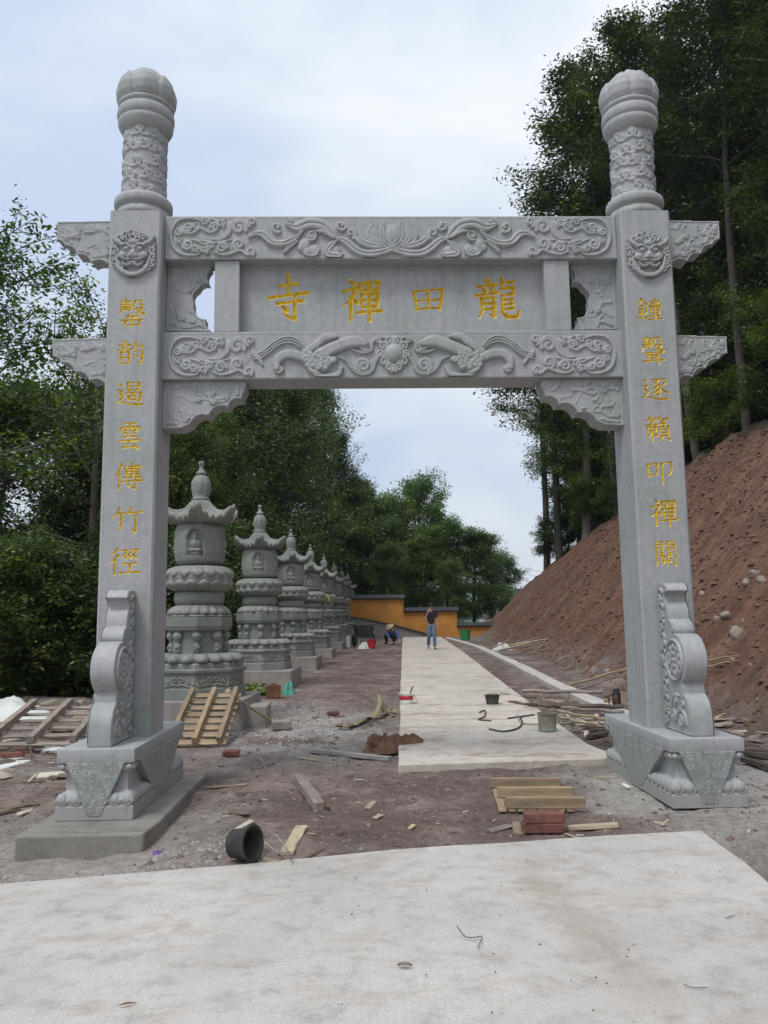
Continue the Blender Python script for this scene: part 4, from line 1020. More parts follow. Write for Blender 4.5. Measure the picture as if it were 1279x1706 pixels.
for s in (-1, 1):
    ped = pedestal(s)
    pl = pillar(s); finial(s, pl); beast_mask(s, pl); drum_stone(s)
    inner = -(SX-PW)
    bracket('lower_bracket', BR_LOW, -0.06, 0.20, s, inner, 4.0068-0.001)
    bracket('openwork_spandrel', SPAN, 0.0, 0.14, s, inner, None)
    bracket('wing_bracket', WING_UP, -0.09, 0.11, s, -(SX+PW), None)
    bracket('wing_bracket', WING_LO, -0.07, 0.17, s, -(SX+PW), None)
upper_beam(); lower_beam(); name_board()

# rough plinth under the left pedestal
def rect_block(name, x0, x1, y0, y1, z0, z1, m_, label, cat, group=None, jit=0.012, bev=0.012, rot=0.0, seed=1):
    mb = MB(); rg = random.Random(seed); cx_, cy_ = (x0+x1)/2, (y0+y1)/2
    nx_, ny_ = max(1, int((x1-x0)/0.35)), max(1, int((y1-y0)/0.35))
    ring = [(x0+(x1-x0)*i/nx_, y0) for i in range(nx_)]+[(x1, y0+(y1-y0)*i/ny_) for i in range(ny_)]+[(x1-(x1-x0)*i/nx_, y1) for i in range(nx_)]+[(x0, y1-(y1-y0)*i/ny_) for i in range(ny_)]
    ring = [(a_+rg.uniform(-jit, jit)-cx_, c_+rg.uniform(-jit, jit)-cy_) for a_, c_ in ring]
    n = len(ring); V = [(a_, c_, 0) for a_, c_ in ring]+[(a_*0.995, c_*0.998, z1-z0) for a_, c_ in ring]
    mb.add(V, [tuple(range(n, 2*n)), tuple(range(n-1, -1, -1))]+[(i, (i+1) % n, (i+1) % n+n, i+n) for i in range(n)])
    o = mb.build(name, m_, None, bevel=bev, seg=2); o.location = (cx_, cy_, z0); o.rotation_euler = (0, 0, rot)
    return tag(o, label, cat, group)
rect_block('concrete_plinth', -3.02, -2.03, -1.42, 0.98, -0.32, -0.002, M['plinth'], 'low mossy concrete plinth under the left pillar of the gateway', 'plinth', None, 0.014, 0.016, seed=4)

# ------------------------------------------------------------------ stupas
def ocm(nn, off=0.0):
    """radius factor turning a circle into a regular polygon"""
    def f(a_, i=0):
        b_ = ((a_-off) % (2*PI/nn))-PI/nn
        return math.cos(PI/nn)/math.cos(b_)
    return f
def make_stupa():
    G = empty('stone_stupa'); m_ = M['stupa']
    oc = ocm(8, 0.2)
    MB().lathe([(.735, 0), (.735, .150), (.725, .155), (.71, .165), (.705, .36), (.715, .375), (.742, .395), (.745, .43), (.735, .447), (.70, .455)], 64, mod=oc).build('base', m_, G, bevel=0, auto=0.35)
    base = [c for c in G.children][0]
    sc = MB()
    for k in range(8):
        a0 = 0.2+PI/8+k*PI/4; ap = .712*math.cos(PI/8)+0.004
        nrm = Vector((math.cos(a0), math.sin(a0), 0)); tg = Vector((-math.sin(a0), math.cos(a0), 0))
        for q in (-1, 1):
            for cxx, r_, cz_ in ((0.06, 0.045, 0.29), (0.165, 0.035, 0.25)):
                pts = [nrm*ap+tg*(q*(cxx+r_*(1-0.6*u)*math.cos(1.5+q*0+u*7)))+Vector((0, 0, cz_+r_*(1-0.6*u)*math.sin(1.5+u*7))) for u in np.linspace(0, 1, 9)]
                sc.tube(pts, 0.012, 5)
            sc.tube([nrm*ap+tg*(q*x_)+Vector((0, 0, z_)) for x_, z_ in ((0.0, .20), (0.07, .225), (0.14, .20), (0.22, .19), (0.25, .24))], 0.013, 5)
    sc.build('scroll_carving', m_, base, smooth=True)
    MB().lathe([(.68, .445), (.69, .46), (.69, .51), (.68, .525), (.62, .53)], 64, mod=oc).build('base_step', m_, G, auto=0.35)
    def petals(nn, amp, sharp=0.6): return lambda a_, i: 1+amp*(abs(math.sin(a_*nn/2))**sharp-0.5)
    MB().lathe([(.60, .525), (.655, .54), (.665, .575), (.645, .615), (.59, .65), (.52, .665), (.44, .665)], 144, mod=lambda a_, i: 1+(0.22 if 0 < i < 5 else 0.05)*(abs(math.sin(a_*9))**0.7-0.6)).build('lotus_petal_ring', m_, G, smooth=True)
    MB().lathe([(.40, .66), (.40, 1.01)], 8, rot=Matrix.Rotation(0.2, 3, 'Z')).build('waist', m_, G)
    bal = None
    for k in range(8):
        a_ = 0.2+k*PI/4; c_ = (.405*math.cos(a_), .405*math.sin(a_), 0)
        if bal is None:
            mb = MB(); mb.lathe([(.035, .66), (.055, .68), (.062, .71), (.050, .74), (.060, .76), (.055, .80), (.035, .82), (.042, .85), (.075, .89), (.085, .93), (.075, .965), (.05, .985), (.06, 1.0)], 12)
            for q in range(3): mb.lathe([(.0, -.022), (.02, -.01), (.022, 0), (.0, .022)], 7, (0.052, (q-1)*0.03, 0.72+0.02*q))
            bal = mb.build('baluster', m_, G, smooth=True); o = bal
        else: o = bal.copy(); link(o); o.parent = G
        o.location = c_; o.rotation_euler = (0, 0, a_)
    MB().lathe([(.42, .995), (.475, 1.005), (.50, 1.03), (.50, 1.06), (.515, 1.07), (.515, 1.20), (.50, 1.215), (.515, 1.225), (.50, 1.245), (.44, 1.25)], 64, mod=oc).build('upper_slab', m_, G, auto=0.35)
    MB().lathe([(.45, 1.245), (.475, 1.265), (.455, 1.315), (.405, 1.365), (.36, 1.395), (.30, 1.40)], 120, mod=lambda a_, i: 1+(0.14 if 0 < i < 4 else 0.03)*(abs(math.sin(a_*10))**0.7-0.6)).build('upper_petal_ring', m_, G, smooth=True)
    MB().lathe([(.33, 1.395), (.365, 1.42), (.388, 1.46), (.392, 1.51), (.385, 1.56), (.365, 1.60), (.33, 1.62)], 48, mod=lambda a_, i: 1+0.012*math.cos(8*a_)).build('drum', m_, G, smooth=True)
    # two rows of petals on the lotus seat
    T, A = np.meshgrid(np.linspace(0, 1, 34), np.linspace(0, 2*PI, 161))
    r0 = np.interp(T, [0, .08, .25, .5, .72, .9, 1], [.36, .43, .492, .512, .505, .455, .36]); z0 = 1.615+0.385*T
    q1 = np.abs((A/(2*PI)*16) % 1*2-1); q2 = np.abs((A/(2*PI)*16+.5) % 1*2-1)
    up_ = (T > 0.5)*np.clip(((1-q1**2.2)*0.42+0.06-(T-0.5)*0)/0.5, 0, 1); 
    eu = np.clip((np.sqrt(np.clip(1-q1**2.4, 0, 1))*0.46-(0.98-T)+0.0)/0.06, 0, 1); lo = np.clip((np.sqrt(np.clip(1-q2**2.4, 0, 1))*0.40-(T-0.02))/0.06, 0, 1)
    dz = 0.034*np.maximum(eu*(1-0.5*q1**2), lo*(1-0.5*q2**2))
    rr = r0+dz; P = np.stack([rr*np.cos(A), rr*np.sin(A), z0], -1).reshape(-1, 3); ny, nx = T.shape; I = np.arange(nx*ny).reshape(ny, nx)
    np_mesh('lotus_seat', P, np.stack([I[:-1, :-1], I[1:, :-1], I[1:, 1:], I[:-1, 1:]], -1).reshape(-1, 4), m_, G)
    # body with a niche and a seated figure on four sides
    T, A = np.meshgrid(np.linspace(0, 1, 56), np.linspace(0, 2*PI, 241))
    r0 = np.interp(T, [0, .04, .12, .3, .5, .75, .92, .98, 1], [.28, .335, .372, .398, .405, .40, .365, .33, .25]); zz = 1.995+0.70*T
    r0 = r0*(1+0.012*np.cos(4*A))
    dis = np.zeros_like(T)
    for k in range(4):
        a0 = -PI/2+0.05+k*PI/2; dx = (((A-a0+PI) % (2*PI))-PI)*0.40; dy = zz-2.33
        q = np.where(dy > 0.05, (np.abs(dx)/0.135)**2+((dy-0.05)/0.185)**2, np.where(dy > -0.17, (np.abs(dx)/0.135)**2, 9))
        dis = np.where(q < 1, -0.055*np.clip((1-q)/0.12, 0, 1), dis)
        def bl(cx_, cy_, rx_, ry_, h_):
            w_ = 1-((dx-cx_)/rx_)**2-((dy-cy_)/ry_)**2
            return np.where(w_ > 0, -0.055+h_*np.sqrt(np.clip(w_, 0, 1)), -1)
        fg = np.maximum.reduce([bl(0, .105, .036, .048, .06), bl(0, .155, .018, .02, .045), bl(0, .0, .058, .095, .062), bl(-.06, -.01, .025, .07, .05), bl(.06, -.01, .025, .07, .05), bl(-.05, -.095, .075, .032, .075), bl(.05, -.095, .075, .032, .075), bl(0, -.15, .125, .030, .06)])
        dis = np.where((fg > -0.9) & (fg > dis), fg, dis)
    rr = r0+dis; P = np.stack([rr*np.cos(A), rr*np.sin(A), zz], -1).reshape(-1, 3); ny, nx = T.shape; I = np.arange(nx*ny).reshape(ny, nx)
    np_mesh('niche_body', P, np.stack([I[:-1, :-1], I[1:, :-1], I[1:, 1:], I[:-1, 1:]], -1).reshape(-1, 4), m_, G)
    # six-cornered roof with fluted slopes and rolled-up corners
    T, A = np.meshgrid(np.linspace(0, 1, 30), np.linspace(0, 2*PI, 241)); off = -PI/2+0.14
    cn = np.abs(np.cos(3*(A-off)))**3.5                             # 1 on the corners
    re = 0.50+0.135*cn
    path_r = np.interp(T, [0, .12, .3, .5, .60, .66, .72, .80, 1], [.13, .19, .36, .70, .88, .97, 1.0, .96, .50])
    rad = np.where(T < 0.12, path_r, path_r*1.0); R_ = np.where(T < 0.12, .125+T/0.12*0.04, .165+(re-.165)*(path_r-.19)/.81)
    zz = np.interp(T, [0, .12, .3, .5, .60, .66, .72, .80, 1], [3.07, 3.0, 2.87, 2.775, 2.765, 2.765, 2.72, 2.69, 2.66])
    k_ = np.clip((R_-.30)/.34, 0, 1)**1.6
    zz = zz+cn*k_*0.17
    fl = np.abs(np.sin(A*15))**0.6
    zz = zz+0.065*(fl-0.5)*np.clip(T/0.15, 0, 1)*(T < 0.8)+0.03*cn*np.clip(T/0.3, 0, 1)*(T < .7); R_ = R_+0.03*(fl-0.5)*((T > .5) & (T < .85))
    P = np.stack([R_*np.cos(A), R_*np.sin(A), zz], -1).reshape(-1, 3); ny, nx = T.shape; I = np.arange(nx*ny).reshape(ny, nx)
    rf = np_mesh('roof', P, np.stack([I[:-1, :-1], I[:-1, 1:], I[1:, 1:], I[1:, :-1]], -1).reshape(-1, 4), m_, G)
    # finial vase
    MB().lathe([(.10, 3.045), (.142, 3.06), (.145, 3.085), (.118, 3.10), (.132, 3.16), (.146, 3.24), (.15, 3.32), (.143, 3.36), (.128, 3.40), (.115, 3.43), (.09, 3.455), (.06, 3.465)], 48,
               mod=lambda a_, i: 1+(0.10*(abs(math.sin(a_*3))**0.5-0.5) if 4 <= i <= 7 else 0)).build('vase', m_, G, smooth=True)
    MB().lathe([(.05, 3.46), (.082, 3.48), (.085, 3.505), (.06, 3.535), (.038, 3.56), (.032, 3.60), (.034, 3.625), (.046, 3.645), (.048, 3.675), (.036, 3.695), (.0, 3.702)], 20).build('jewel_spire', m_, G, smooth=True)
    return G
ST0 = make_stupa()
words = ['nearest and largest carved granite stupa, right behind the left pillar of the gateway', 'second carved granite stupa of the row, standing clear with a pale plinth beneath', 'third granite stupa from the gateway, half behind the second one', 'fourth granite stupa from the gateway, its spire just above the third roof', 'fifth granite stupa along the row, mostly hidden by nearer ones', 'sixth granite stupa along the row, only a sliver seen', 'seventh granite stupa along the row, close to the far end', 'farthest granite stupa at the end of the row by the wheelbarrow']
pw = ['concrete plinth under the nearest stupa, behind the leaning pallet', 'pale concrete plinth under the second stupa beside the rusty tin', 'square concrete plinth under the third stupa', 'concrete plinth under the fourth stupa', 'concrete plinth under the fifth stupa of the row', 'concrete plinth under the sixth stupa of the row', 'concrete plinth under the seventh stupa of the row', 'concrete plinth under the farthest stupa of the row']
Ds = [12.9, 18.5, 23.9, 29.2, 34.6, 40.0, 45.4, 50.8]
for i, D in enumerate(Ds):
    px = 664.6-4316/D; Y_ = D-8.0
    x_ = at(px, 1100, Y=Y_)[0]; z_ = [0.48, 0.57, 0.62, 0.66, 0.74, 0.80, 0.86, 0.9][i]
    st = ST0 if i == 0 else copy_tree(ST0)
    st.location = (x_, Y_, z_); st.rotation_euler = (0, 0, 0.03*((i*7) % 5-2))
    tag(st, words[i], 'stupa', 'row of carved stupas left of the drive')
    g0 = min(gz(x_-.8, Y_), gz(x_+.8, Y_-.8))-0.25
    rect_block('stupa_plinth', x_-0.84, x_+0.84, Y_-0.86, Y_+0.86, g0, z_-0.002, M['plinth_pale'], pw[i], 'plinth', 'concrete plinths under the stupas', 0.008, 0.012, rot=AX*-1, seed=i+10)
# low block at the right of the nearest plinth
rect_block('concrete_block', -2.12, -1.78, 4.35, 5.0, -0.02, 0.36, M['plinth_pale'], 'square concrete block standing beside the nearest stupa plinth', 'block', None, 0.008, 0.012, seed=31)

# ------------------------------------------------------------------ ray onto the terrain
_ts = np.concatenate([np.arange(3, 30, 0.02), np.arange(30, 90, 0.06)])
def gp(px, py, up=0.0):
    d = ray(px, py); P = CAM[None, :]+d[None, :]*_ts[:, None]
    g_ = gh(P[:, 0], P[:, 1]); k = np.argmax(P[:, 2] < g_)
    p = P[k]; return Vector((p[0], p[1], g_[k]+up))
def gpath(px, py): 
    z = 0.1
    for _ in range(12):
        p = at(px, py, z=z); z = zp(p[0], p[1])
    return Vector((p[0], p[1], z))

# ------------------------------------------------------------------ trees
def tube_np(paths, nside=6):
    V = []; Q_ = []; b = 0
    for P, R_ in paths:
        P = np.asarray(P, float); m_ = len(P); T = np.gradient(P, axis=0); T /= np.linalg.norm(T, axis=1)[:, None]+1e-9
        ref = np.array([0.31, 0.95, 0.05]); A_ = np.cross(T, ref); A_ /= np.linalg.norm(A_, axis=1)[:, None]+1e-9; B_ = np.cross(T, A_)
        th = np.arange(nside)*2*PI/nside
        ring = P[:, None, :]+(A_[:, None, :]*np.cos(th)[None, :, None]+B_[:, None, :]*np.sin(th)[None, :, None])*np.asarray(R_)[:, None, None]
        V.append(ring.reshape(-1, 3)); I = np.arange(m_*nside).reshape(m_, nside)+b; J = np.roll(I, -1, 1)
        Q_.append(np.stack([I[:-1], J[:-1], J[1:], I[1:]], -1).reshape(-1, 4)); b += m_*nside
    return np.vstack(V), np.vstack(Q_)
def leaves_np(C_, n_per, sig, ln, rg, droop=0.35, wf=0.42, flat=0.7):
    """C_: cluster centres; returns verts, quads, tint"""
    nC = len(C_); n = nC*n_per
    c = np.repeat(C_, n_per, 0)+rg.normal(0, 1, (n, 3))*np.array([sig, sig, sig*flat])
    az = rg.uniform(0, 2*PI, n); d = np.stack([np.cos(az), np.sin(az), -droop+rg.normal(0, .35, n)], 1); d /= np.linalg.norm(d, axis=1)[:, None]
    nn = np.stack([rg.normal(0, .55, n), rg.normal(0, .55, n), np.abs(rg.normal(0.9, .4, n))+.1], 1)
    s_ = np.cross(d, nn); s_ /= np.linalg.norm(s_, axis=1)[:, None]+1e-9; nn = np.cross(s_, d)
    l = ln*rg.uniform(0.6, 1.35, n)[:, None]; w_ = l*wf*rg.uniform(.8, 1.2, n)[:, None]
    a_ = c; tip = c+d*l; ml = c+d*l*.45+s_*w_*.5-nn*l*.06; mr_ = c+d*l*.45-s_*w_*.5-nn*l*.06
    V = np.stack([a_, mr_, tip, ml], 1).reshape(-1, 3); Q_ = np.arange(4*n).reshape(-1, 4)
    ti = np.clip(np.repeat(np.clip(rg.normal(.36, .22, nC), .02, .95), n_per)+rg.normal(0, .12, n)+(rg.rand(n) > .96)*.3, 0, 1)
    return V, Q_, np.repeat(np.stack([ti, ti, ti, np.ones(n)], 1), 4, 0)
def make_tree(seed, H, clear, R_, n_limb, n_per, leaf, sig=0.33, lmat='leaf', bmat='bark', tr=0.16, multi=1, wide=1.0, env=None, droop=.35, elev=(0.25, 0.95), subs=5):
    rg = np.random.RandomState(seed); paths = []; C_ = []
    for st_ in range(multi):
        lean = rg.normal(0, .05, 2)+(rg.normal(0, .14, 2) if multi > 1 else 0)
        t_ = np.linspace(0, 1, 12); base = rg.normal(0, .25, 2) if multi > 1 else np.zeros(2)
        wob = np.stack([0.30*np.sin(t_*rg.uniform(3, 6)+rg.uniform(0, 6)), 0.30*np.sin(t_*rg.uniform(3, 6)+rg.uniform(0, 6))], 1)*(t_[:, None]**.8)*H/15
        tp = np.stack([base[0]+lean[0]*H*t_+wob[:, 0]-wob[0, 0], base[1]+lean[1]*H*t_+wob[:, 1]-wob[0, 1], H*0.97*t_-0.4], 1)
        r0 = tr*(1 if multi == 1 else .75); paths.append((tp, r0*(1-t_)**.75+0.015))
        nl = n_limb//multi
        for k in range(nl):
            q = clear+(0.985-clear)*((k+rg.uniform(0, .9))/nl)**0.9
            p0 = np.array([np.interp(q, t_, tp[:, i]) for i in range(3)])
            s_ = (q-clear)/(1-clear); e_ = (env or (lambda s__: (math.sin(PI*(0.16+0.80*s__)))**.75))(s_)
            Ln = R_*e_*rg.uniform(.65, 1.15); az = k*2.4+rg.uniform(-.5, .5); el = rg.uniform(*elev)*(1-0.3*s_)+0.55*s_
            d = np.array([math.cos(az)*math.cos(el), math.sin(az)*math.cos(el), math.sin(el)])
            u = np.linspace(0, 1, 6)[:, None]; lp = p0+d*Ln*u+np.array([0, 0, -0.12*Ln])*u**2+np.cumsum(rg.normal(0, .05*Ln/3, (6, 3)), 0)*u
            lr = max(.018, 0.34*r0*(1-q)**.45*min(1.2, Ln/3)); paths.append((lp, np.linspace(lr, .010, 6)))
            for j in range(subs):
                v_ = rg.uniform(.3, 1.0); b0 = np.array([np.interp(v_, u[:, 0], lp[:, i]) for i in range(3)])
                dd = d+rg.normal(0, .75, 3); dd[2] = dd[2]*.6+.12; dd /= np.linalg.norm(dd); sl = Ln*rg.uniform(.22, .48)+.2
                sp_ = b0+dd*sl*np.linspace(0, 1, 4)[:, None]+np.array([0, 0, -.1*sl])*np.linspace(0, 1, 4)[:, None]**2
                paths.append((sp_, np.linspace(.014, .006, 4))); C_ += [sp_[2], sp_[3]]+([sp_[1]] if rg.rand() > .5 else [])
            C_ += [lp[5], lp[4]]
    C_ = np.array(C_); big = [p for p in paths if p[1][0] > .03]; small = [p for p in paths if p[1][0] <= .03]
    V1, Q1 = tube_np(big, 7)
    if small: V2, Q2 = tube_np(small, 3); V1 = np.vstack([V1, V2]); Q1 = np.vstack([Q1, Q2+len(V1)-len(V2)])
    LV, LQ, LT = leaves_np(C_, n_per, sig, leaf, rg, droop)
    root = empty('tree'); root['H'] = H
    np_mesh('trunk', V1, Q1, M[bmat], root)
    cr = np_mesh('crown', LV, LQ, M[lmat], root, smooth=False, attr={'tint': LT})
    return root
protos = {
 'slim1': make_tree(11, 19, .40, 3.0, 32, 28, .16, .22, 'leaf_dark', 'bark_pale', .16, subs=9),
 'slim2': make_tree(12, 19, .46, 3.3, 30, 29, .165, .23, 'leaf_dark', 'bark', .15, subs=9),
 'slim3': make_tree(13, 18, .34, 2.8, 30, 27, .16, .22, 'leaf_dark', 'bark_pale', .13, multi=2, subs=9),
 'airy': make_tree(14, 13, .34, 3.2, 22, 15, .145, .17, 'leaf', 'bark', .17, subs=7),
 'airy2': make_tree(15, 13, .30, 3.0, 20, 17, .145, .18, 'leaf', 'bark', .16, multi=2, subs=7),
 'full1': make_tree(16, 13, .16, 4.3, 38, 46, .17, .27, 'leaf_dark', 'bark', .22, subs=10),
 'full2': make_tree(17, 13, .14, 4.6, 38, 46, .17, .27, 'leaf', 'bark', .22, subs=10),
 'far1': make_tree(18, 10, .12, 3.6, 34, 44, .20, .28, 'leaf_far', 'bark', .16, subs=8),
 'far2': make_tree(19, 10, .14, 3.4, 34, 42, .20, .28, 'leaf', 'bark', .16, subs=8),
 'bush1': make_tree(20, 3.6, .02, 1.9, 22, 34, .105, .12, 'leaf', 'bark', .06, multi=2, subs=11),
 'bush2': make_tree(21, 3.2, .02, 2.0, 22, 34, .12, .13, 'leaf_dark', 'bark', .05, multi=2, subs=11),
}
used = set()
def put_tree(kind, x, y, H, rz, label, group, z=None, name='tree', cat='tree', wide=1.0):
    p = protos[kind]
    r = p if kind not in used else copy_tree(p)
    used.add(kind)
    r.name = name
    z = gz(x, y)-0.1 if z is None else z
    r.location = (x, y, z); s_ = H/p['H']; r.scale = (s_*wide, s_*wide, s_); r.rotation_euler = (0, 0, rz)
    tag(r, label, cat, group); return r
def by_px(px, D): return at(px, 1000, Y=D-8.0)[0]
rt = random.Random(77)
# wooded bank on the right: rows behind the lip of the cut slope
def bank(y, off): return foot(y)+float(crest(y))+off
right = []
for y, off, H, k in [(17, 1.2, 19, 'slim1'), (21.5, .7, 21, 'slim2'), (25.5, 1.0, 22, 'slim1'), (29, .5, 24, 'slim3'), (32.5, .6, 24.5, 'slim2'), (36, .1, 24.5, 'slim1'), (39.2, .0, 23, 'slim2'), (42.0, .3, 20.5, 'slim1')]:
    right.append((bank(y, off), y, H, k, 0))
for y, off, H, k in [(19, 4.5, 21, 'slim2'), (23, 3.8, 22, 'slim3'), (27, 4.4, 22, 'slim1'), (31, 3.8, 21, 'slim2'), (34.5, 4.4, 21, 'slim3'), (38, 3.9, 20, 'slim1'), (41.5, 4.4, 18, 'slim2'), (44, 5.2, 15, 'slim3')]:
    right.append((bank(y, off), y, H, k, 1))
for y, off, H, k in [(24, 8, 22, 'full1'), (29, 8.5, 22, 'full1'), (34, 8, 21, 'full2'), (39, 9.5, 19, 'full1'), (29, 13, 22, 'full1'), (36, 13, 20, 'full1')]:
    right.append((bank(y, off), y, H, k, 2))
lab_r = ['tall slim tree on the slope lip, nearest of its row at the right edge', 'tall thin-trunked tree on the lip of the slope, right of the right finial', 'tall slim tree on the lip of the slope, directly behind the right finial', 'forked slim tree on the slope lip, just left of the right pillar top', 'tall slim tree on the slope lip, its crown rising left of the right finial', 'slim tree on the slope lip with branches reaching over the upper beam', 'twin-stemmed tree on the slope lip seen below the lower beam', 'slim tree near the far end of the slope lip, seen under the lower bracket', 'last slim tree where the red slope ends, its crown against the sky']
for i, (x, y, H, k, row) in enumerate(right):
    if row == 0: lb, gr = lab_r[i], 'tall trees along the lip of the slope'
    elif row == 1: lb, gr = 'tall dark slim tree in the second row of the bank, '+('right of the right pillar' if y < 30 else 'seen through the gateway'), 'second row of trees on the bank'
    else: lb, gr = 'dense dark tree deep in the wood behind the right bank', 'trees deep in the wood on the bank'
    put_tree(k, x+rt.uniform(-.2, .2), y, H, rt.uniform(0, 6.28), lb, gr, wide=(1.22 if row == 0 and y > 30 else 1.0) if k != 'full1' else .85)
for i, (y, off) in enumerate([(13.5, .7), (16.5, 1.6), (19, .2), (21.5, 2.6), (23.6, .2), (26, 1.6), (28, .1), (30.2, 1.8), (32, .2), (34.2, 1.5), (36.3, .0), (38.2, 1.4), (40.4, .0), (42.2, 1.2)]):
    x = bank(y, off+.5)
    put_tree('bush1' if i % 3 else 'bush2', x, y, rt.uniform(2.6, 4.6), rt.uniform(0, 6.28), 'leafy bush at the top edge of the red slope, '+('right of the right pillar' if y < 28 else 'seen through the gateway'), 'bushes on the lip of the slope', name='bush', cat='bush', z=gz(x, y)-.25)
for i, (y, off, H) in enumerate([(16, 2.6, 13), (20.5, 2.4, 12), (24.5, 2.6, 13), (28.5, 2.4, 12), (32.5, 2.3, 13), (35.5, 2.4, 13.5), (38.5, 2.2, 13.5), (40.6, 1.6, 12.5), (42.0, 2.8, 12), (37, .8, 13)]):
    put_tree('full2' if i % 2 else 'full1', bank(y, off), y, H, rt.uniform(0, 6.28), 'low full dark tree between slim trunks, '+('right of the right pillar' if y < 30 else 'seen through the gateway'), 'low full trees between the slim trunks', wide=.82)
# woods on the left: (pixel column, distance, pixel row of its top, kind, label, width)
left = [
 (-60, 19, 322, 'airy', 'airy tree cut by the left edge of the photo above the white tarp', 1.0),
 (30, 22, 325, 'airy2', 'airy light-leaved tree at the far left with sky showing between its twigs', 1.0),
 (112, 25, 440, 'airy', 'thin airy tree just left of the left pillar, below the upper wing bracket', .9),
 (160, 33, 640, 'full1', 'dark tree close beside the left pillar below beam height', .8),
 (20, 30, 640, 'full2', 'dark tree behind the airy trees at the far left', 1.0),
]
for px, D, tp, k, lb, wd_ in left:
    x = by_px(px, D); y = D-8; zt = 1.6+(1040-tp)/1352*D; z = gz(x, y)-.1
    put_tree(k, x, y, zt-z, rt.uniform(0, 6.28), lb, 'airy trees left of the gateway', z=z, wide=wd_)
mid = [
 (255, 30, 650, 'full1', .9), (305, 26, 705, 'full2', .72), (345, 31, 680, 'full2', .75), (380, 37, 640, 'full1', .85), (330, 38, 620, 'full1', 1.0), (425, 43, 610, 'full2', .85), (455, 49, 596, 'full1', .9), (505, 59, 622, 'full2', .85), (300, 44, 640, 'full1', 1), (400, 50, 610, 'full1', 1), (200, 40, 640, 'full1', 1), (535, 62, 715, 'full1', .6)]
mlab = ['dark full tree behind the left pillar and the first stupa', 'yellow-green full tree rising right behind the nearest stupa roof', 'full green tree between the first and the second stupa', 'dark full tree behind the second stupa', 'dark tree at the back, behind the nearest stupa', 'broad green tree behind the third stupa, reaching the lower beam', 'tall dark tree behind the fourth stupa, reaching the lower beam', 'tall tree with the wood edge against the open sky in the gateway', 'dark tree deep in the wood left of the stupas', 'dark tree deep in the wood behind the second stupa', 'dark tree deep in the wood behind the left pillar', 'dark tree at the far corner of the ochre wall']
for (px, D, tp, k, wd_), lb in zip(mid, mlab):
    x = by_px(px, D); y = D-8; zt = 1.6+(1037-tp)/1352*D; z = gz(x, y)-.1
    put_tree(k, x, y, zt-z, rt.uniform(0, 6.28), lb, 'full trees behind the stupas', z=z, wide=wd_*13/(zt-z)*1.0 if zt-z > 17 else wd_)
far = [(575, 60, 815, 'far2', 1.0, 'green tree beyond the left end of the ochre wall'), (612, 63, 798, 'far1', .9, 'green tree beyond the ochre wall, just right of the last stupa'), (650, 66, 830, 'far2', 1.0, 'dark green tree beyond the middle of the ochre wall'), (682, 70, 792, 'far1', .7, 'tallest pale green tree beyond the ochre wall, its top lit'), (705, 60, 900, 'far2', 1.0, 'low round tree behind the step of the ochre wall above the walking man'), (745, 63, 872, 'far1', 1.1, 'round light green tree right of the walking man beyond the wall'), (790, 61, 888, 'far2', 1.1, 'round tree hanging over the lowest step of the ochre wall'), (828, 66, 925, 'far1', .95, 'last small tree at the right of the ochre wall beside the hill view'), (640, 58, 905, 'full2', .8, 'low dark tree right behind the ochre wall'), (760, 57, 935, 'full2', .9, 'low dark tree behind the lowest part of the ochre wall')]
for px, D, tp, k, wd_, lb in far:
    x = by_px(px, D); y = D-8; zt = 1.6+(1033-tp)/1352*D; z = gz(x, y)-.1
    put_tree(k, x, y, zt-z, rt.uniform(0, 6.28), lb, 'trees beyond the ochre wall', z=z, wide=wd_)
bl = [(-60, 16.8, 3.6), (-10, 18.2, 4.2), (35, 18.6, 3.4), (80, 18.2, 3.6), (118, 18.8, 3.4), (150, 18.3, 3.0), (15, 21, 5.2), (70, 21.5, 5.6), (130, 21, 5.0), (-60, 23, 6), (300, 19.5, 3.4), (270, 21.5, 3.4), (300, 24.5, 3.2), (345, 28, 3.2), (385, 32, 3.2), (415, 37, 3.2), (440, 42, 3.2), (465, 47, 3.0), (250, 20.5, 4), (200, 20, 3.6), (175, 19, 3.0), (100, 25, 6.5), (30, 26, 6.5), (160, 26, 6.2), (290, 25, 5.6), (240, 27, 6), (340, 30, 6)]
for i, (px, D, H) in enumerate(bl):
    x = by_px(px, D); y = D-8; z = min(gz(x, y), 0)-.15
    put_tree('bush2' if i % 3 else 'bush1', x, y, H, rt.uniform(0, 6.28), ('dark leafy bush in the %s row on the left, %s' % ('front' if D < 19.5 else 'second' if D < 22 else 'rear', 'by the photo edge' if px < 60 else 'by the left pillar')) if px < 200 else 'dark leafy bush filling the gap behind the %s stupas' % ('nearest' if D < 26 else 'middle' if D < 36 else 'farthest'), 'bushes at the left edge of the ground' if px < 200 else 'bushes behind the stupas', name='bush', cat='bush', z=z)
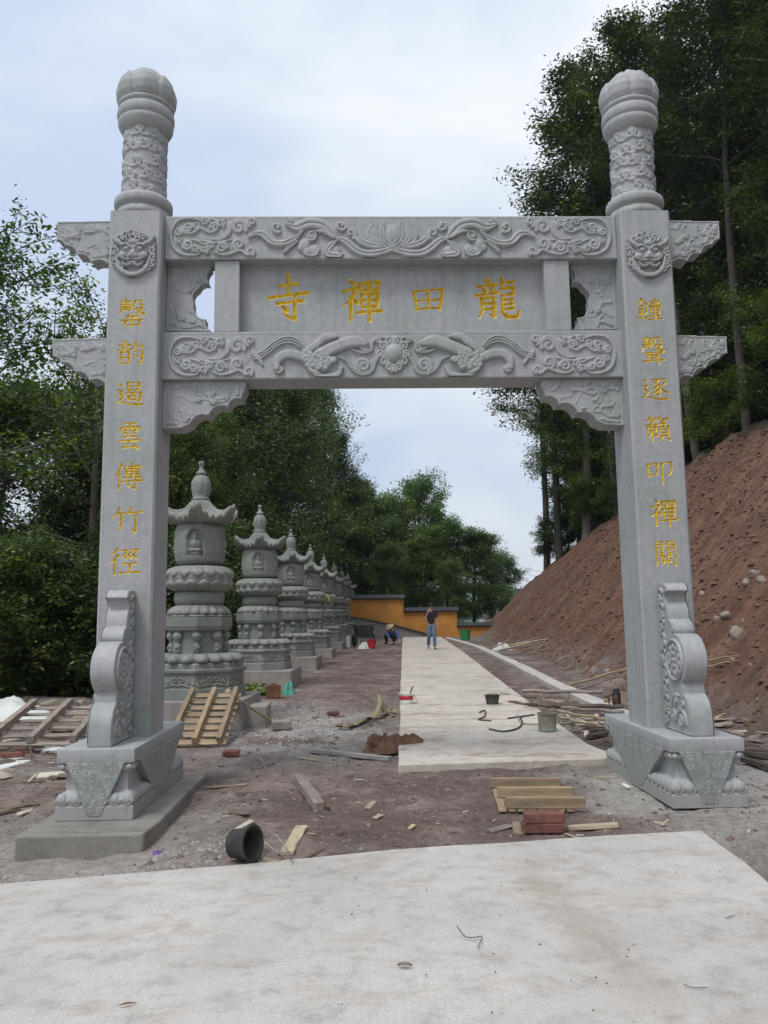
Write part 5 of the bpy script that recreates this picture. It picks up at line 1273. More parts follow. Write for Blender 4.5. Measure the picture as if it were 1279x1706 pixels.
# the dim wood behind it all: one mass of leaves that nobody could count
rg = np.random.RandomState(5)
def leaf_mass(name, pts, n_per, sig, leaf, m_):
    V, Q_, T = leaves_np(pts, n_per, sig, leaf, rg, .3, .55); o = np_mesh(name, V, Q_, M[m_], None, False, attr={'tint': T}); tag(o, kind='stuff')
n = 2600
xx = rg.uniform(-42, -8, n); yy = rg.uniform(16, 62, n); keep = (xx < -7.5-(yy-16)*0.0) & ((yy > 38) | (xx < -15)); xx, yy = xx[keep], yy[keep]
zz = gh(xx, yy)+rg.uniform(0, 1, len(xx))**.8*9
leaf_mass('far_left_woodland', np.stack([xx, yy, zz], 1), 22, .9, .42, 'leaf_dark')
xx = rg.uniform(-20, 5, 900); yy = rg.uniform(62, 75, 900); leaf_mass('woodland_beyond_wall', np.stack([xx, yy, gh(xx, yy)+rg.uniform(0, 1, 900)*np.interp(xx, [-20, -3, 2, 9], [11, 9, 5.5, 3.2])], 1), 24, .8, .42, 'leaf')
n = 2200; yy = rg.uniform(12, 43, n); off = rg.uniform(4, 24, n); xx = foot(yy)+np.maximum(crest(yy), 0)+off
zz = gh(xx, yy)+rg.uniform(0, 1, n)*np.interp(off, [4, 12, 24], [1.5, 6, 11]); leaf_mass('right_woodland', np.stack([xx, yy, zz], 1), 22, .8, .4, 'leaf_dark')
# ground cover along the brink on the left and on the lip of the slope
yy = rg.uniform(7.5, 13, 1500); xx = rg.uniform(-14, -4.5, 1500); k = left_edge(xx, yy) > -0.15; xx, yy = xx[k], yy[k]
leaf_mass('ground_cover', np.stack([xx, yy, gh(xx, yy)+rg.uniform(0, .45, len(xx))], 1), 26, .22, .12, 'leaf')

# ------------------------------------------------------------------ ochre wall and ramp
WALL = empty('temple_wall', (0, 0, 0), 0, 'long ochre plastered wall with black coping, stepping down in three levels', 'wall')
YW = 42.0
segs = [(470, 672, 992), (672, 761, 1012), (761, 900, 1036)]
for a_, c_, tp in segs:
    x0, x1 = at(a_, tp, Y=YW)[0], at(c_, tp, Y=YW)[0]; zt = at((a_+c_)/2, tp+7, Y=YW)[2]
    MB().box(((x0+x1)/2, YW+.15, (zt-.6)/2), (x1-x0-.004, .30, zt+.6)).build('wall_panel', M['wall'], WALL, bevel=.01)
    mb = MB(); mb.prism([(YW-.14, zt), (YW+.44, zt), (YW+.46, zt+.05), (YW+.22, zt+.27), (YW+.08, zt+.27), (YW-.16, zt+.05)], x0-.02, x1+.08, 'x')
    nt_ = int((x1-x0)/.24)
    for i in range(nt_): mb.tube([(x0+.1+i*.24, YW-.17, zt+.055), (x0+.1+i*.24, YW+.08, zt+.265)], .035, 6)
    mb.build('coping', M['coping'], WALL)
rp = [(470, 1022), (560, 1027), (600, 1031), (650, 1041), (700, 1054), (738, 1064), (738, 1078), (470, 1078)]
P = [tuple(at(a_, c_, Y=39.6)[[0, 2]]) for a_, c_ in rp]
o = MB().prism(P, 39.6, 42.0).build('retaining_wall', M['plinth_pale'], None, bevel=.02); tag(o, 'low grey concrete retaining wall sloping down in front of the ochre wall', 'retaining wall')
mb = MB(); mb.prism([(P[i][0], P[i][1]+.01) for i in range(6)]+[(P[5-i][0], P[5-i][1]+.07) for i in range(6)], 39.5, 42.0); o = mb.build('grass_verge', M['leaf_dark'] if False else simple('dry_verge', (.10, .095, .055), .95, .4, 8), None); tag(o, kind='structure')
# houses glimpsed beyond
HS = empty('house', (0, 0, 0), 0, 'small white building glimpsed between the last tree and the red slope', 'house')
px_, py_ = 838, 1012; p = at(px_, py_, Y=86)
MB().box((p[0], 88.5, p[2]-2.2), (4.2, 5, 5.4)).build('wall', M['house'], HS)
MB().prism([(86-.4, p[2]+.45), (91.4, p[2]+.45), (88.5, p[2]+1.2)], p[0]-2.4, p[0]+2.4, 'x').build('roof', M['roof'], HS)
for q in (-1.2, 0.2, 1.5): MB().box((p[0]+q, 85.98, p[2]-.6), (.7, .06, .9)).build('window', M['glass'], HS)
PL = MB(); 
for dz in (0, .5, 1.1):
    a_, c_ = at(852, 938, Y=72), at(960, 950, Y=60); a_ = Vector(a_)+Vector((0, 0, -dz)); c_ = Vector(c_)+Vector((0, 0, -dz)); PL.tube([a_+(c_-a_)*t_-Vector((0, 0, .5*math.sin(PI*t_))) for t_ in np.linspace(0, 1, 8)], .012, 4)
o = PL.build('power_line', M['hose'], None); tag(o, 'thin power lines crossing the pale sky above the far hill', 'power line', None)

# ------------------------------------------------------------------ people
def skin_mesh(name, pts, edges, radii, m_, parent=None, sub=2, root=0):
    me = bpy.data.meshes.new(name); me.from_pydata(pts, edges, []); o = bpy.data.objects.new(name, me); link(o)
    md = o.modifiers.new('skin', 'SKIN'); md.use_smooth_shade = True
    for i, r in enumerate(radii):
        sv = me.skin_vertices[0].data[i]; sv.radius = (r, r) if not isinstance(r, tuple) else r; sv.use_root = (i == root)
    s_ = o.modifiers.new('sub', 'SUBSURF'); s_.levels = s_.render_levels = sub
    dg = bpy.context.evaluated_depsgraph_get(); ev = o.evaluated_get(dg); m2 = bpy.data.meshes.new_from_object(ev)
    bpy.data.objects.remove(o); m2.name = name; m2.materials.clear()
    return fin(name, m2, m_, parent, True)
def person(J, loc, rz, label, hat=False, shirt='cloth_black', legs='denim', long_sleeve=False, scale=1.0, cat='person'):
    G = empty('person', loc, rz, label, cat); G.scale = (scale,)*3
    V = Vector
    pel, sp_, ch, nk, hd = [V(J[k]) for k in ('pel', 'spine', 'chest', 'neck', 'head')]
    hdir = (hd-nk).normalized(); fwd = V(J['fwd']).normalized(); side = hdir.cross(fwd).normalized()
    pts = [pel, sp_, ch, nk, hd-hdir*.065+fwd*.018, hd+hdir*.02, hd+hdir*.085-fwd*.01]; rad = [.115, .105, .125, .052, .068, .088, .060]; ed = [(0, 1), (1, 2), (2, 3), (3, 4), (4, 5), (5, 6)]
    for sd in 'RL':
        sh, el, wr, hn = [V(J[k+sd]) for k in ('sh', 'el', 'wr', 'ha')]
        b = len(pts); pts += [sh, el, wr, wr.lerp(hn, .5)]; rad += [.050, .038, .026, (.036, .022)]; ed += [(2, b), (b, b+1), (b+1, b+2), (b+2, b+3)]
        d = (hn-wr).normalized(); sx_ = d.cross(V((0.3, 1, 0.2))).normalized()
        for f in range(4):
            k_ = (f-1.5)*.021; c0 = hn+sx_*k_-d*.03; ln = (.065, .078, .073, .055)[f]; b2 = len(pts)
            pts += [c0+d*ln*.5, c0+d*ln+V((0, 0, -.012))]; rad += [.0095, .0075]; ed += [(b+3, b2), (b2, b2+1)]
        b2 = len(pts); pts += [wr.lerp(hn, .5)+sx_*.038+d*.015, wr.lerp(hn, .5)+sx_*.05+d*.05]; rad += [.011, .008]; ed += [(b+3, b2), (b2, b2+1)]
        hp, kn, an, to = [V(J[k+sd]) for k in ('hip', 'kn', 'an', 'toe')]
        b = len(pts); pts += [hp, kn, an, to]; rad += [.080, .055, .038, .034]; ed += [(0, b), (b, b+1), (b+1, b+2), (b+2, b+3)]
    body = skin_mesh('body', [tuple(p_) for p_ in pts], ed, rad, M['skin'], G)
    # clothes
    p_ = [pel-(sp_-pel)*.15, sp_, ch, ch.lerp(nk, .55)]; r_ = [.152, .140, .158, .078]; e_ = [(0, 1), (1, 2), (2, 3)]
    for sd in 'RL':
        sh, el, wr = V(J['sh'+sd]), V(J['el'+sd]), V(J['wr'+sd]); b = len(p_)
        if long_sleeve: p_ += [sh, el, el.lerp(wr, .85)]; r_ += [.070, .055, .040]; e_ += [(2, b), (b, b+1), (b+1, b+2)]
        else: p_ += [sh, sh.lerp(el, .7)]; r_ += [.070, .062]; e_ += [(2, b), (b, b+1)]
    skin_mesh('shirt', [tuple(q) for q in p_], e_, r_, M[shirt], G)
    p_ = [pel.lerp(sp_, .45), pel]; r_ = [.130, .145]; e_ = [(0, 1)]
    for sd in 'RL':
        hp, kn, an = V(J['hip'+sd]), V(J['kn'+sd]), V(J['an'+sd]); b = len(p_); p_ += [hp, hp.lerp(kn, .5), kn, an.lerp(kn, .02)]; r_ += [.110, .098, .078, .072]; e_ += [(1, b), (b, b+1), (b+1, b+2), (b+2, b+3)]
    skin_mesh('trousers', [tuple(q) for q in p_], e_, r_, M[legs], G)
    for sd in 'RL':
        an, to = V(J['an'+sd]), V(J['toe'+sd]); hl = an+(an-to).normalized()*.05; hl.z = min(an.z, to.z+.04)
        skin_mesh('shoe', [tuple(hl), tuple(an.lerp(to, .4)-V((0, 0, .02))), tuple(to)], [(0, 1), (1, 2)], [.046, .048, .040], M['black'], G, 1)
    mb = MB(); rot = Matrix((side, fwd*-1, hdir)).transposed()
    c_ = hd+hdir*.045-fwd*.012; mb.lathe([(.106, -.035), (.110, .0), (.106, .04), (.085, .075), (.05, .097), (.0, .103)], 18, c_, rot); mb.build('hair', M['hair'], G, smooth=True)
    mb = MB()
    for q in (-1, 1): mb.lathe([(.0, -.012), (.012, 0), (.0, .012)], 8, hd+fwd*.088+side*q*.032+hdir*.005)
    mb.box(hd+fwd*.085-hdir*.055, (.045, .012, .010)); mb.build('eyes_and_mouth', M['hair'], G, smooth=True)
    mb = MB(); mb.lathe([(.018, -.02), (.013, .0), (.005, .02)], 8, hd+fwd*.098-hdir*.022)
    for q in (-1, 1): mb.lathe([(.0, -.03), (.016, -.01), (.018, .015), (.0, .03)], 8, hd+side*q*.092-hdir*.01)
    mb.build('nose_and_ears', M['skin'], G, smooth=True)
    if hat:
        mb = MB(); mb.lathe([(.20, -.012), (.205, 0), (.13, .035), (.105, .045), (.10, .10), (.075, .13), (.0, .14)], 28, hd+hdir*.06, Matrix((side, fwd*-1, (hdir+fwd*.25).normalized())).transposed(), mod=lambda a, i: 1+(.03*math.sin(3*a) if i < 3 else 0)); mb.build('straw_hat', M['straw'], G, smooth=True)
    return G
walk = dict(pel=(0, 0, .93), spine=(0, .01, 1.10), chest=(0, 0, 1.29), neck=(0, -.005, 1.46), head=(0, -.035, 1.60), fwd=(0, -1, 0.02),
            shR=(-.175, 0, 1.38), elR=(-.265, -.06, 1.13), wrR=(-.135, -.20, 1.40), haR=(-.085, -.19, 1.49), shL=(.175, 0, 1.38), elL=(.235, .03, 1.11), wrL=(.245, -.06, .88), haL=(.25, -.09, .80),
            hipR=(-.085, 0, .88), knR=(-.095, -.02, .49), anR=(-.10, .20, .14), toeR=(-.105, .10, .04), hipL=(.085, 0, .88), knL=(.095, -.13, .50), anL=(.10, -.16, .09), toeL=(.11, -.31, .045))
pm_ = gpath(719, 1082)
person(walk, (pm_.x, pm_.y, pm_.z), 0.05, 'person in black T-shirt and blue jeans walking down the path, hand raised', scale=1.0)
crouch = dict(pel=(.10, .10, .26), spine=(.10, .03, .42), chest=(.06, -.08, .58), neck=(.0, -.16, .68), head=(-.06, -.22, .76), fwd=(-.5, -.6, -.55),
              shR=(-.12, -.10, .58), elR=(-.20, -.30, .42), wrR=(-.10, -.45, .26), haR=(-.04, -.50, .19), shL=(.22, -.10, .56), elL=(.36, -.25, .38), wrL=(.38, -.42, .20), haL=(.36, -.50, .13),
              hipR=(.02, .06, .26), knR=(-.30, -.16, .42), anR=(-.22, .02, .08), toeR=(-.36, -.10, .045), hipL=(.18, .06, .26), knL=(.10, -.30, .44), anL=(.12, -.08, .08), toeL=(.06, -.24, .045))
pc = gp(652, 1073)
person(crouch, (pc.x, pc.y, pc.z), 0.0, 'person in a blue shirt and straw hat crouching at work beside the path', True, 'cloth_blue', 'cloth_black', True, scale=1.0)

# ------------------------------------------------------------------ things lying about the site
def slab_piece(name, p, dims, rz, m_, label, cat, group=None, tilt=(0, 0), chip=0.0, seed=1, bev=.006):
    mb = MB(); rg = random.Random(seed); L_, W_, H_ = dims; n = max(2, int(L_/.12))
    V = []; F = []
    for i in range(n+1):
        x = -L_/2+L_*i/n; j = lambda: rg.uniform(-chip, chip)
        V += [(x+(j() if i in (0, n) else 0), -W_/2+j(), 0), (x+(j() if i in (0, n) else 0), W_/2+j(), 0), (x, W_/2+j(), H_+j()*.5), (x, -W_/2+j(), H_+j()*.5)]
    for i in range(n):
        a_ = 4*i
        for k in range(4): F.append((a_+k, a_+(k+1) % 4, a_+4+(k+1) % 4, a_+4+k))
    F += [(3, 2, 1, 0), (4*n, 4*n+1, 4*n+2, 4*n+3)]; mb.add(V, F)
    o = mb.build(name, m_, None, bevel=bev); o.location = p; o.rotation_euler = (tilt[0], tilt[1], rz); return tag(o, label, cat, group)
def ang(p, q): return math.atan2(q[1]-p[1], q[0]-p[0])
def between(name, a_px, b_px, W_, H_, m_, label, cat, group=None, chip=.006, seed=1, up=0.0, z=None):
    a_ = gp(*a_px); b_ = gp(*b_px); c_ = (a_+b_)/2; L_ = (b_-a_).length
    el = math.atan2(b_.z-a_.z, math.hypot(b_.x-a_.x, b_.y-a_.y))
    return slab_piece(name, (c_.x, c_.y, c_.z+up), (L_, W_, H_), ang(a_, b_), m_, label, cat, group, (0, -el), chip, seed)
def wire(name, pts, r, m_, label, cat, group=None, parent=None, n=6):
    o = MB().tube([tuple(q) for q in catmull([tuple(p_) for p_ in pts], 8)], r, n).build(name, m_, parent, smooth=True)
    return tag(o, label, cat, group) if label else o

# ---- upturned pallet on the right
a_ = gp(858, 1356); b_ = gp(992, 1354); c_ = gp(836, 1318); 
ux = (b_-a_); W_ = ux.length; rz = ang(a_, b_); ln = 0.98
PR = empty('wooden_pallet', (a_+b_)/2+Vector((-.05, .05, .0)), rz, 'small upturned wooden pallet lying on the soil, three rails on top, right of centre', 'pallet', 'wooden pallets')
print('pallet', W_, ln)
for i in range(8):
    x = -W_/2+.05+i*(W_-.1)/7
    o = slab_piece('slat', (0, 0, 0), (ln, .062, .018), PI/2, M['wood'], None, None, None, (0, 0), .003, i+3, .003); o.parent = PR; o.location = (x-.10+0*i, ln/2-.05, .008)
for i, yy_ in enumerate((0.0, .43, .86)):
    o = slab_piece('rail', (0, 0, 0), (W_*(1.0-.0*i), .045, .092), 0, M['wood'], None, None, None, (0, 0), .003, i+30, .004); o.parent = PR; o.location = (-.02-.055*i*0-.10*yy_, yy_, .030)
# ---- leaning pallet on the left
a_ = gp(275, 1247); b_ = gp(372, 1243); tp = Vector(at(325, 1160, Y=3.98))
PLt = empty('wooden_pallet', (a_+b_)/2, 0, 'pale new wooden pallet leaning flat against the plinth of the nearest stupa', 'pallet', 'wooden pallets')
vec = tp-(a_+b_)/2; ln = vec.length; el = math.atan2(vec.z, vec.y); W_ = (b_-a_).length*1.0
rot = Matrix.Rotation(el, 4, 'X')
print('pallet2', W_, ln, el)
for i in range(8):
    o = slab_piece('slat', (0, 0, 0), (W_+.06, .11, .02), 0, M['wood'], None, None, None, (el, 0), .006, i+50, .004); o.parent = PLt; q = .06+i*(ln-.14)/7; o.location = (.0, q*math.cos(el), q*math.sin(el)+.02)
for i in range(3):
    o = slab_piece('rail', (0, 0, 0), (ln, .065, .075), PI/2, M['wood'], None, None, None, (0, 0), .004, i+70, .005); o.parent = PLt
    x = -W_/2+.05+i*(W_-.1)/2; o.rotation_euler = (0, -el, PI/2); o.rotation_mode = 'XYZ'; o.location = (x, ln/2*math.cos(el)-.02, ln/2*math.sin(el)+.055)
# ---- weathered pallet at the far left
a_ = gp(-18, 1262); b_ = gp(75, 1258); W_ = (b_-a_).length+.75; el = .13; ln = 2.1
PF = empty('wooden_pallet', (a_+b_)/2+Vector((-.1, .1, .10)), 0.0, 'weathered reddish slatted pallet at the left edge of the photo behind the white boards', 'pallet', 'wooden pallets')
for i in range(6):
    o = slab_piece('slat', (0, 0, 0), (W_, .13, .022), 0, M['wood_grey'], None, None, None, (el, 0), .008, i+90, .004); o.parent = PF; q = .05+i*(ln-.2)/5; o.location = (.15, q*math.cos(el), q*math.sin(el))
for i in range(3):
    o = slab_piece('rail', (0, 0, 0), (ln, .085, .09), PI/2, M['wood_grey'], None, None, None, (0, 0), .006, i+100, .005); o.parent = PF; o.rotation_euler = (0, -el, PI/2+.12); o.location = (-W_/2+.25+i*(W_-.35)/2.0, ln/2*math.cos(el), ln/2*math.sin(el)+.03)

# ---- white boards, bricks and tarp at the left edge
def sheet(name, pxs, z, th, m_, label, cat, group=None):
    P = [at(a_, c_, z=z) for a_, c_ in pxs]; mb = MB(); c0 = np.mean(P, 0); mb.prism([(p_[0]-c0[0], p_[1]-c0[1]) for p_ in P], 0, th, 'z'); o = mb.build(name, m_, None, bevel=.008); o.location = (c0[0], c0[1], z-th); return tag(o, label, cat, group)
sheet('foam_board', [(-70, 1290), (5, 1280), (83, 1257), (60, 1251), (-10, 1256), (-90, 1262)], .02, .10, M['foam'], 'thick white board with bricks lying on it at the left edge of the photo', 'board', 'white boards on the left')
sheet('foam_board', [(67, 1252), (120, 1252), (150, 1240), (150, 1228), (118, 1233), (78, 1238)], .05, .05, M['foam'], 'white board tucked behind the left pedestal', 'board', 'white boards on the left')
for i, (px, py, rz_, dz, lb) in enumerate([(40, 1257, .2, .0, 'red brick standing on the inner end of the white board'), (18, 1262, .5, .0, 'red brick lying flat on the white board'), (58, 1282, -.2, -.12, 'dark red brick on the soil beside the white board')]):
    p = at(px, py, z=.02+dz); slab_piece('brick', (p[0], p[1], .021+dz), (.23, .11, .055), rz_, M['brick'], lb, 'brick', 'bricks', (0, 0), .004, i+5, .005)
wire('bent_rod', [at(51, 1276, z=-.05), at(51, 1250, Y=at(51, 1276, z=-.05)[1]), at(46, 1228, Y=at(51, 1276, z=-.05)[1]), at(38, 1221, Y=at(51, 1276, z=-.05)[1])], .009, M['steel'], 'thin bent steel rod standing up beside the white board', 'rod')
def drape_pile(name, c, rx_, ry_, h, m_, label, cat, seed=1, n=40, sharp=1.0, kind=None):
    rg = np.random.RandomState(seed); T, A = np.meshgrid(np.linspace(0, 1, 18), np.linspace(0, 2*PI, n+1)[:-1]); ph = rg.uniform(0, 6, 4)
    out = 1+.18*np.sin(2*A+ph[0])+.12*np.sin(5*A+ph[1])
    fold = .10*np.sin(4*A+ph[2]+3*T)+.05*np.sin(7*A-4*T+ph[3])
    R_ = T*out; X_ = c[0]+rx_*R_*np.cos(A); Y_ = c[1]+ry_*R_*np.sin(A); Z_ = h*np.clip(1-T**2.2, 0, 1)**sharp*(1+fold*1.5*np.sin(PI*T*.9))+h*.10*np.sin(A*7+T*5)*T*(1-T)*4+h*.25*fbm(X_*7+seed, Y_*7, 3)*(1-T**3)
    P = np.stack([X_, Y_, c[2]+np.maximum(Z_, -.02)-.01], -1); ny, nx = T.shape; I = np.arange(nx*ny).reshape(ny, nx); J = np.roll(I, -1, 0)
    o = np_mesh(name, P.reshape(-1, 3)-np.array(c), np.stack([I[:, :-1], I[:, 1:], J[:, 1:], J[:, :-1]], -1).reshape(-1, 4), m_); o.location = c; return tag(o, label, cat)
p = gp(-5, 1197); drape_pile('tarp', (p.x, p.y, p.z), 1.0, .5, .30, M['tarp'], 'crumpled white tarp heaped at the left edge below the bushes', 'tarp', 3)

# ---- black rubber bucket tipped on its side
p = gp(392, 1442); r_ = .165
def bucket(name, loc, rot, r0, r1, h, m_, label, group=None, handle=True, th=.010, fill=None):
    G = empty(name, loc, 0, label, 'bucket', group); G.rotation_euler = rot
    mb = MB(); mb.lathe([(r0*.9, .004), (r0, .0), (r0+(r1-r0)*.5, h*.5), (r1, h*.94), (r1+.010, h*.95), (r1+.012, h), (r1-th*.5, h), (r1-th, h*.9), (r0-th, .02), (r0*.5, .015)], 32, capb=True, capt=True)
    mb.build('shell', m_, G, auto=.6)
    if handle:
        wire('handle', handle, .005, M['steel'], None, None, None, G)
    if fill: MB().lathe([(r1*.95, h*.82), (r1*.5, h*.86), (0, h*.88)], 20).build('filling', fill, G, smooth=True)
    return G
a0 = .115
bk = bucket('rubber_bucket', (p.x-.03, p.y+.10, p.z+.105), (math.radians(84), math.radians(0), math.radians(62)), .092, .112, .165, M['bucket_dust'], 'black rubber bucket tipped on its side with a long wire, beside the forecourt', 'buckets on the site',
            handle=[(.105, 0, .16), (.13, .03, .25), (.10, -.08, .38), (.0, -.11, .46)])
wire('loose_wire', [gp(405, 1408, .12), gp(430, 1418, .08), gp(462, 1427, .03), gp(470, 1432, .02)], .005, M['steel'], 'pale bent wire trailing from the tipped bucket to the timber offcut', 'wire')
# ---- buckets on the path
p = gpath(677, 1172)
G = bucket('paint_bucket', (p.x, p.y, p.z), (0, 0, 0), .105, .125, .17, M['white'], 'small white paint bucket with a red band and wire handle on the path edge', 'buckets on the site', handle=[(-.13, 0, .14), (-.20, -.05, .06), (-.16, -.10, .01), (.0, -.16, .012), (.17, -.10, .012), (.16, -.02, .09), (.13, 0, .14)])
MB().lathe([(.1125, .065), (.1135, .066), (.122, .135), (.121, .136)], 32, capb=False, capt=False).build('red_band', M['red'], G, smooth=True)
MB().tube([(.06, .02, .15), (.10, -.01, .26), (.12, -.01, .28)], .012, 6).build('brush', M['black'], G)
p = gpath(820, 1173)
bucket('mortar_bucket', (p.x, p.y, p.z), (0, 0, 0), .095, .125, .155, M['bucket_dust'], 'dark green-grey rubber bucket standing on the path', 'buckets on the site', handle=[(-.11, 0, .15), (-.06, 0, .18), (0, 0, .195), (.06, 0, .18), (.11, 0, .15)], fill=M['drum_pale'])
wire('rope', [gpath(833, 1160)+Vector((0, 0, .05)), gpath(850, 1157), gpath(870, 1161), gpath(893, 1164)], .008, M['hose'], 'thin dark rope trailing right from the grey-green bucket', 'rope')
p = gpath(912, 1218)
G = bucket('mortar_drum', (p.x, p.y, p.z), (0, 0, 0), .112, .125, .235, M['drum_pale'], 'tall mortar-smeared pail with a pale rim at the right edge of the path', 'buckets on the site', handle=None)
MB().lathe([(.115, .004), (.119, .006), (.122, .035), (.118, .04)], 32, capb=False, capt=False).build('green_rim', M['hose_green'], G, smooth=True)
# ---- hoses on the path
def gpl(*pp): return [gpath(*q)+Vector((0, 0, .012)) for q in pp]
wire('hose', gpl((798, 1188), (808, 1185), (807, 1195), (797, 1200), (818, 1202)), .011, M['hose'], 'short piece of dark hose curled on the path below the grey-green bucket', 'hose', 'hoses')
wire('hose', gpl((815, 1216), (838, 1220), (862, 1215), (870, 1205), (868, 1196), (890, 1192), (846, 1198)), .012, M['hose'], 'dark looping hose on the path left of the mortar-smeared pail', 'hose', 'hoses')
wire('hose', gpl((862, 1192), (868, 1205), (890, 1208), (925, 1206), (950, 1206), (945, 1198), (900, 1199)), .010, M['hose_green'], 'pale green hose coiled round the mortar-smeared pail', 'hose', 'hoses')
# ---- poles and timber on the right
def pole(a_px, b_px, r, m_, label, za=.03, zb=.03, g_='poles and timber by the right pillar', cat='pole'):
    a_, b_ = gp(*a_px, up=za), gp(*b_px, up=zb); pts = [a_.lerp(b_, k/6)+Vector((0, 0, .012*math.sin(k*2.1))) for k in range(7)]
    o = MB().tube([tuple(q-a_) for q in pts], [r*(1.08-.2*k/6) for k in range(7)], 8).build(cat, m_, None, smooth=False, auto=.6); o.location = a_; return tag(o, label, cat, g_)
pole((848, 1184), (925, 1192), .030, M['wood_dark'], 'thick dark pole whose end lies on the path left of the pail', .13, .14)
pole((870, 1163), (1006, 1166), .034, M['wood_grey'], 'long grey pole lying across from the path towards the thermos flask', .12, .14)
pole((925, 1188), (1040, 1195), .038, M['wood_dark'], 'dark thick pole reaching from the pail to the pedestal', .10, .16)
pole((932, 1196), (1020, 1212), .022, M['bamboo'], 'yellowish bamboo pole in the timber heap, topmost of the pale ones', .09, .10)
pole((934, 1202), (1018, 1220), .020, M['bamboo'], 'yellowish bamboo pole in the timber heap, lowest of the pale ones', .05, .06)
pole((936, 1192), (1040, 1203), .024, M['wood_grey'], 'grey pole lying behind the bamboo ones', .12, .14)
pole((944, 1148), (1052, 1132), .022, M['bamboo'], 'upper thin pole leaning on the foot of the slope behind the flask', .06, .25)
pole((948, 1160), (1050, 1138), .018, M['wood_grey'], 'lower thin grey pole leaning on the foot of the slope behind the flask', .05, .22)
pole((1168, 1112), (1230, 1104), .018, M['bamboo'], 'upper pinkish rod sticking out of the slope right of the drum stone', .10, .12)
pole((1168, 1120), (1230, 1109), .016, M['bamboo'], 'lower rod sticking out of the slope right of the drum stone', .07, .09)
for i, (a_, b_) in enumerate([((985, 1225), (1012, 1222)), ((980, 1234), (1010, 1228)), ((972, 1216), (1005, 1219)), ((1242, 1262), (1290, 1268)), ((1240, 1272), (1300, 1290)), ((1238, 1258), (1300, 1262))]):
    between('timber_offcut', a_, b_, .09, .05, M['wood_dark'], ['dark wet offcut at the end of the timber heap, nearest the path corner', 'dark offcut below the others beside the path corner', 'short dark offcut under the bamboo poles', 'dark plank behind the right pedestal', 'broken dark plank at the right edge of the photo', 'thin dark plank at the right edge of the photo, uppermost'][i], 'offcut', 'dark offcuts', seed=i+3, up=.02)
# ---- thermos and jar
p = gp(1028, 1186)
G = empty('thermos_flask', (p.x, p.y, p.z+.02), 0, 'bronze thermos flask with a black lid and handle beside the right pillar', 'flask')
MB().lathe([(.060, 0), (.066, .01), (.068, .03), (.068, .235), (.064, .25)], 28).build('body', M['bronze'], G, auto=.5)
MB().lathe([(.066, .25), (.066, .27), (.050, .30), (.046, .335), (.036, .345)], 28).build('lid', M['black'], G, auto=.5)
MB().lathe([(.0685, .0), (.0695, .004), (.0695, .03), (.0685, .034)], 28, capb=False, capt=False).build('base_band', M['black'], G, smooth=True)
wire('handle', [(-.066, 0, .25), (-.11, 0, .24), (-.125, 0, .16), (-.11, 0, .07), (-.066, 0, .05)], .010, M['black'], None, None, None, G)
p = gp(1010, 1178)
G = empty('tea_jar', (p.x, p.y, p.z+.01), 0, 'small amber glass jar standing left of the thermos flask', 'jar')
MB().lathe([(.036, 0), (.038, .01), (.038, .12), (.028, .135)], 20).build('glass', M['jar'], G, auto=.5); MB().lathe([(.031, .135), (.031, .16)], 20).build('cap', M['black'], G, auto=.5)
# ---- bricks and timber bits in the middle ground
p = gp(906, 1388)
for k in range(2):
    slab_piece('brick', (p.x+.01*k, p.y+.04, p.z+.004+.075*k), (.31, .15, .072), -.06+.05*k, M['brick'], ['lower red brick of the two stacked in front of the upturned pallet', 'upper red brick of the two stacked in front of the upturned pallet'][k], 'brick', 'bricks', (0, 0), .005, 60+k, .006)
between('timber_offcut', (497, 1302), (532, 1352), .10, .075, M['wood_grey'], 'grey square timber offcut lying on the soil in the middle of the opening', 'offcut', 'pale offcuts', .005, 1)
between('timber_offcut', (524, 1350), (548, 1352), .07, .05, M['brick'], 'small reddish chunk at the foot of the grey square timber', 'offcut', 'pale offcuts', .008, 2)
between('timber_offcut', (478, 1426), (503, 1382), .09, .035, M['wood_pale'], 'pale pointed board offcut beside the tipped bucket', 'offcut', 'pale offcuts', .006, 3)
between('timber_offcut', (815, 1388), (852, 1378), .085, .02, M['wood_grey'], 'thin wedge of wood left of the stacked bricks', 'offcut', 'pale offcuts', .008, 4)
between('timber_offcut', (863, 1394), (860, 1376), .065, .03, M['wood'], 'short brown block just left of the stacked bricks', 'offcut', 'pale offcuts', .004, 5)
between('timber_offcut', (945, 1384), (1030, 1380), .06, .035, M['wood_pale'], 'long pale board right of the stacked bricks', 'offcut', 'pale offcuts', .006, 6)
between('timber_offcut', (1048, 1314), (1038, 1308), .035, .02, M['white'], 'small white scrap near the right pedestal', 'offcut', 'pale offcuts', .004, 7)
between('timber_offcut', (988, 1297), (1028, 1296), .035, .012, M['wood_pale'], 'thin pale lath lying left of the right pedestal', 'offcut', 'pale offcuts', .004, 8)
between('concrete_batten', (517, 1254), (650, 1268), .085, .05, M['plinth_pale'], 'long narrow grey batten lying left of the path corner', 'batten', None, .006, 9)
between('timber_offcut', (612, 1350), (622, 1338), .06, .02, M['wood_pale'], 'tiny pale chip of wood in the open soil, left one', 'offcut', 'pale offcuts', .004, 10)
between('timber_offcut', (624, 1366), (634, 1360), .05, .02, M['wood_pale'], 'tiny pale chip of wood in the open soil, right one', 'offcut', 'pale offcuts', .004, 11)
between('timber_offcut', (681, 1384), (690, 1378), .04, .02, M['straw'], 'small yellow chip of wood near the forecourt edge', 'offcut', 'pale offcuts', .004, 12)
between('timber_offcut', (342, 1314), (410, 1310), .04, .02, M['wood_pale'], 'long bare stick on the soil right of the left plinth', 'offcut', 'pale offcuts', .006, 13)
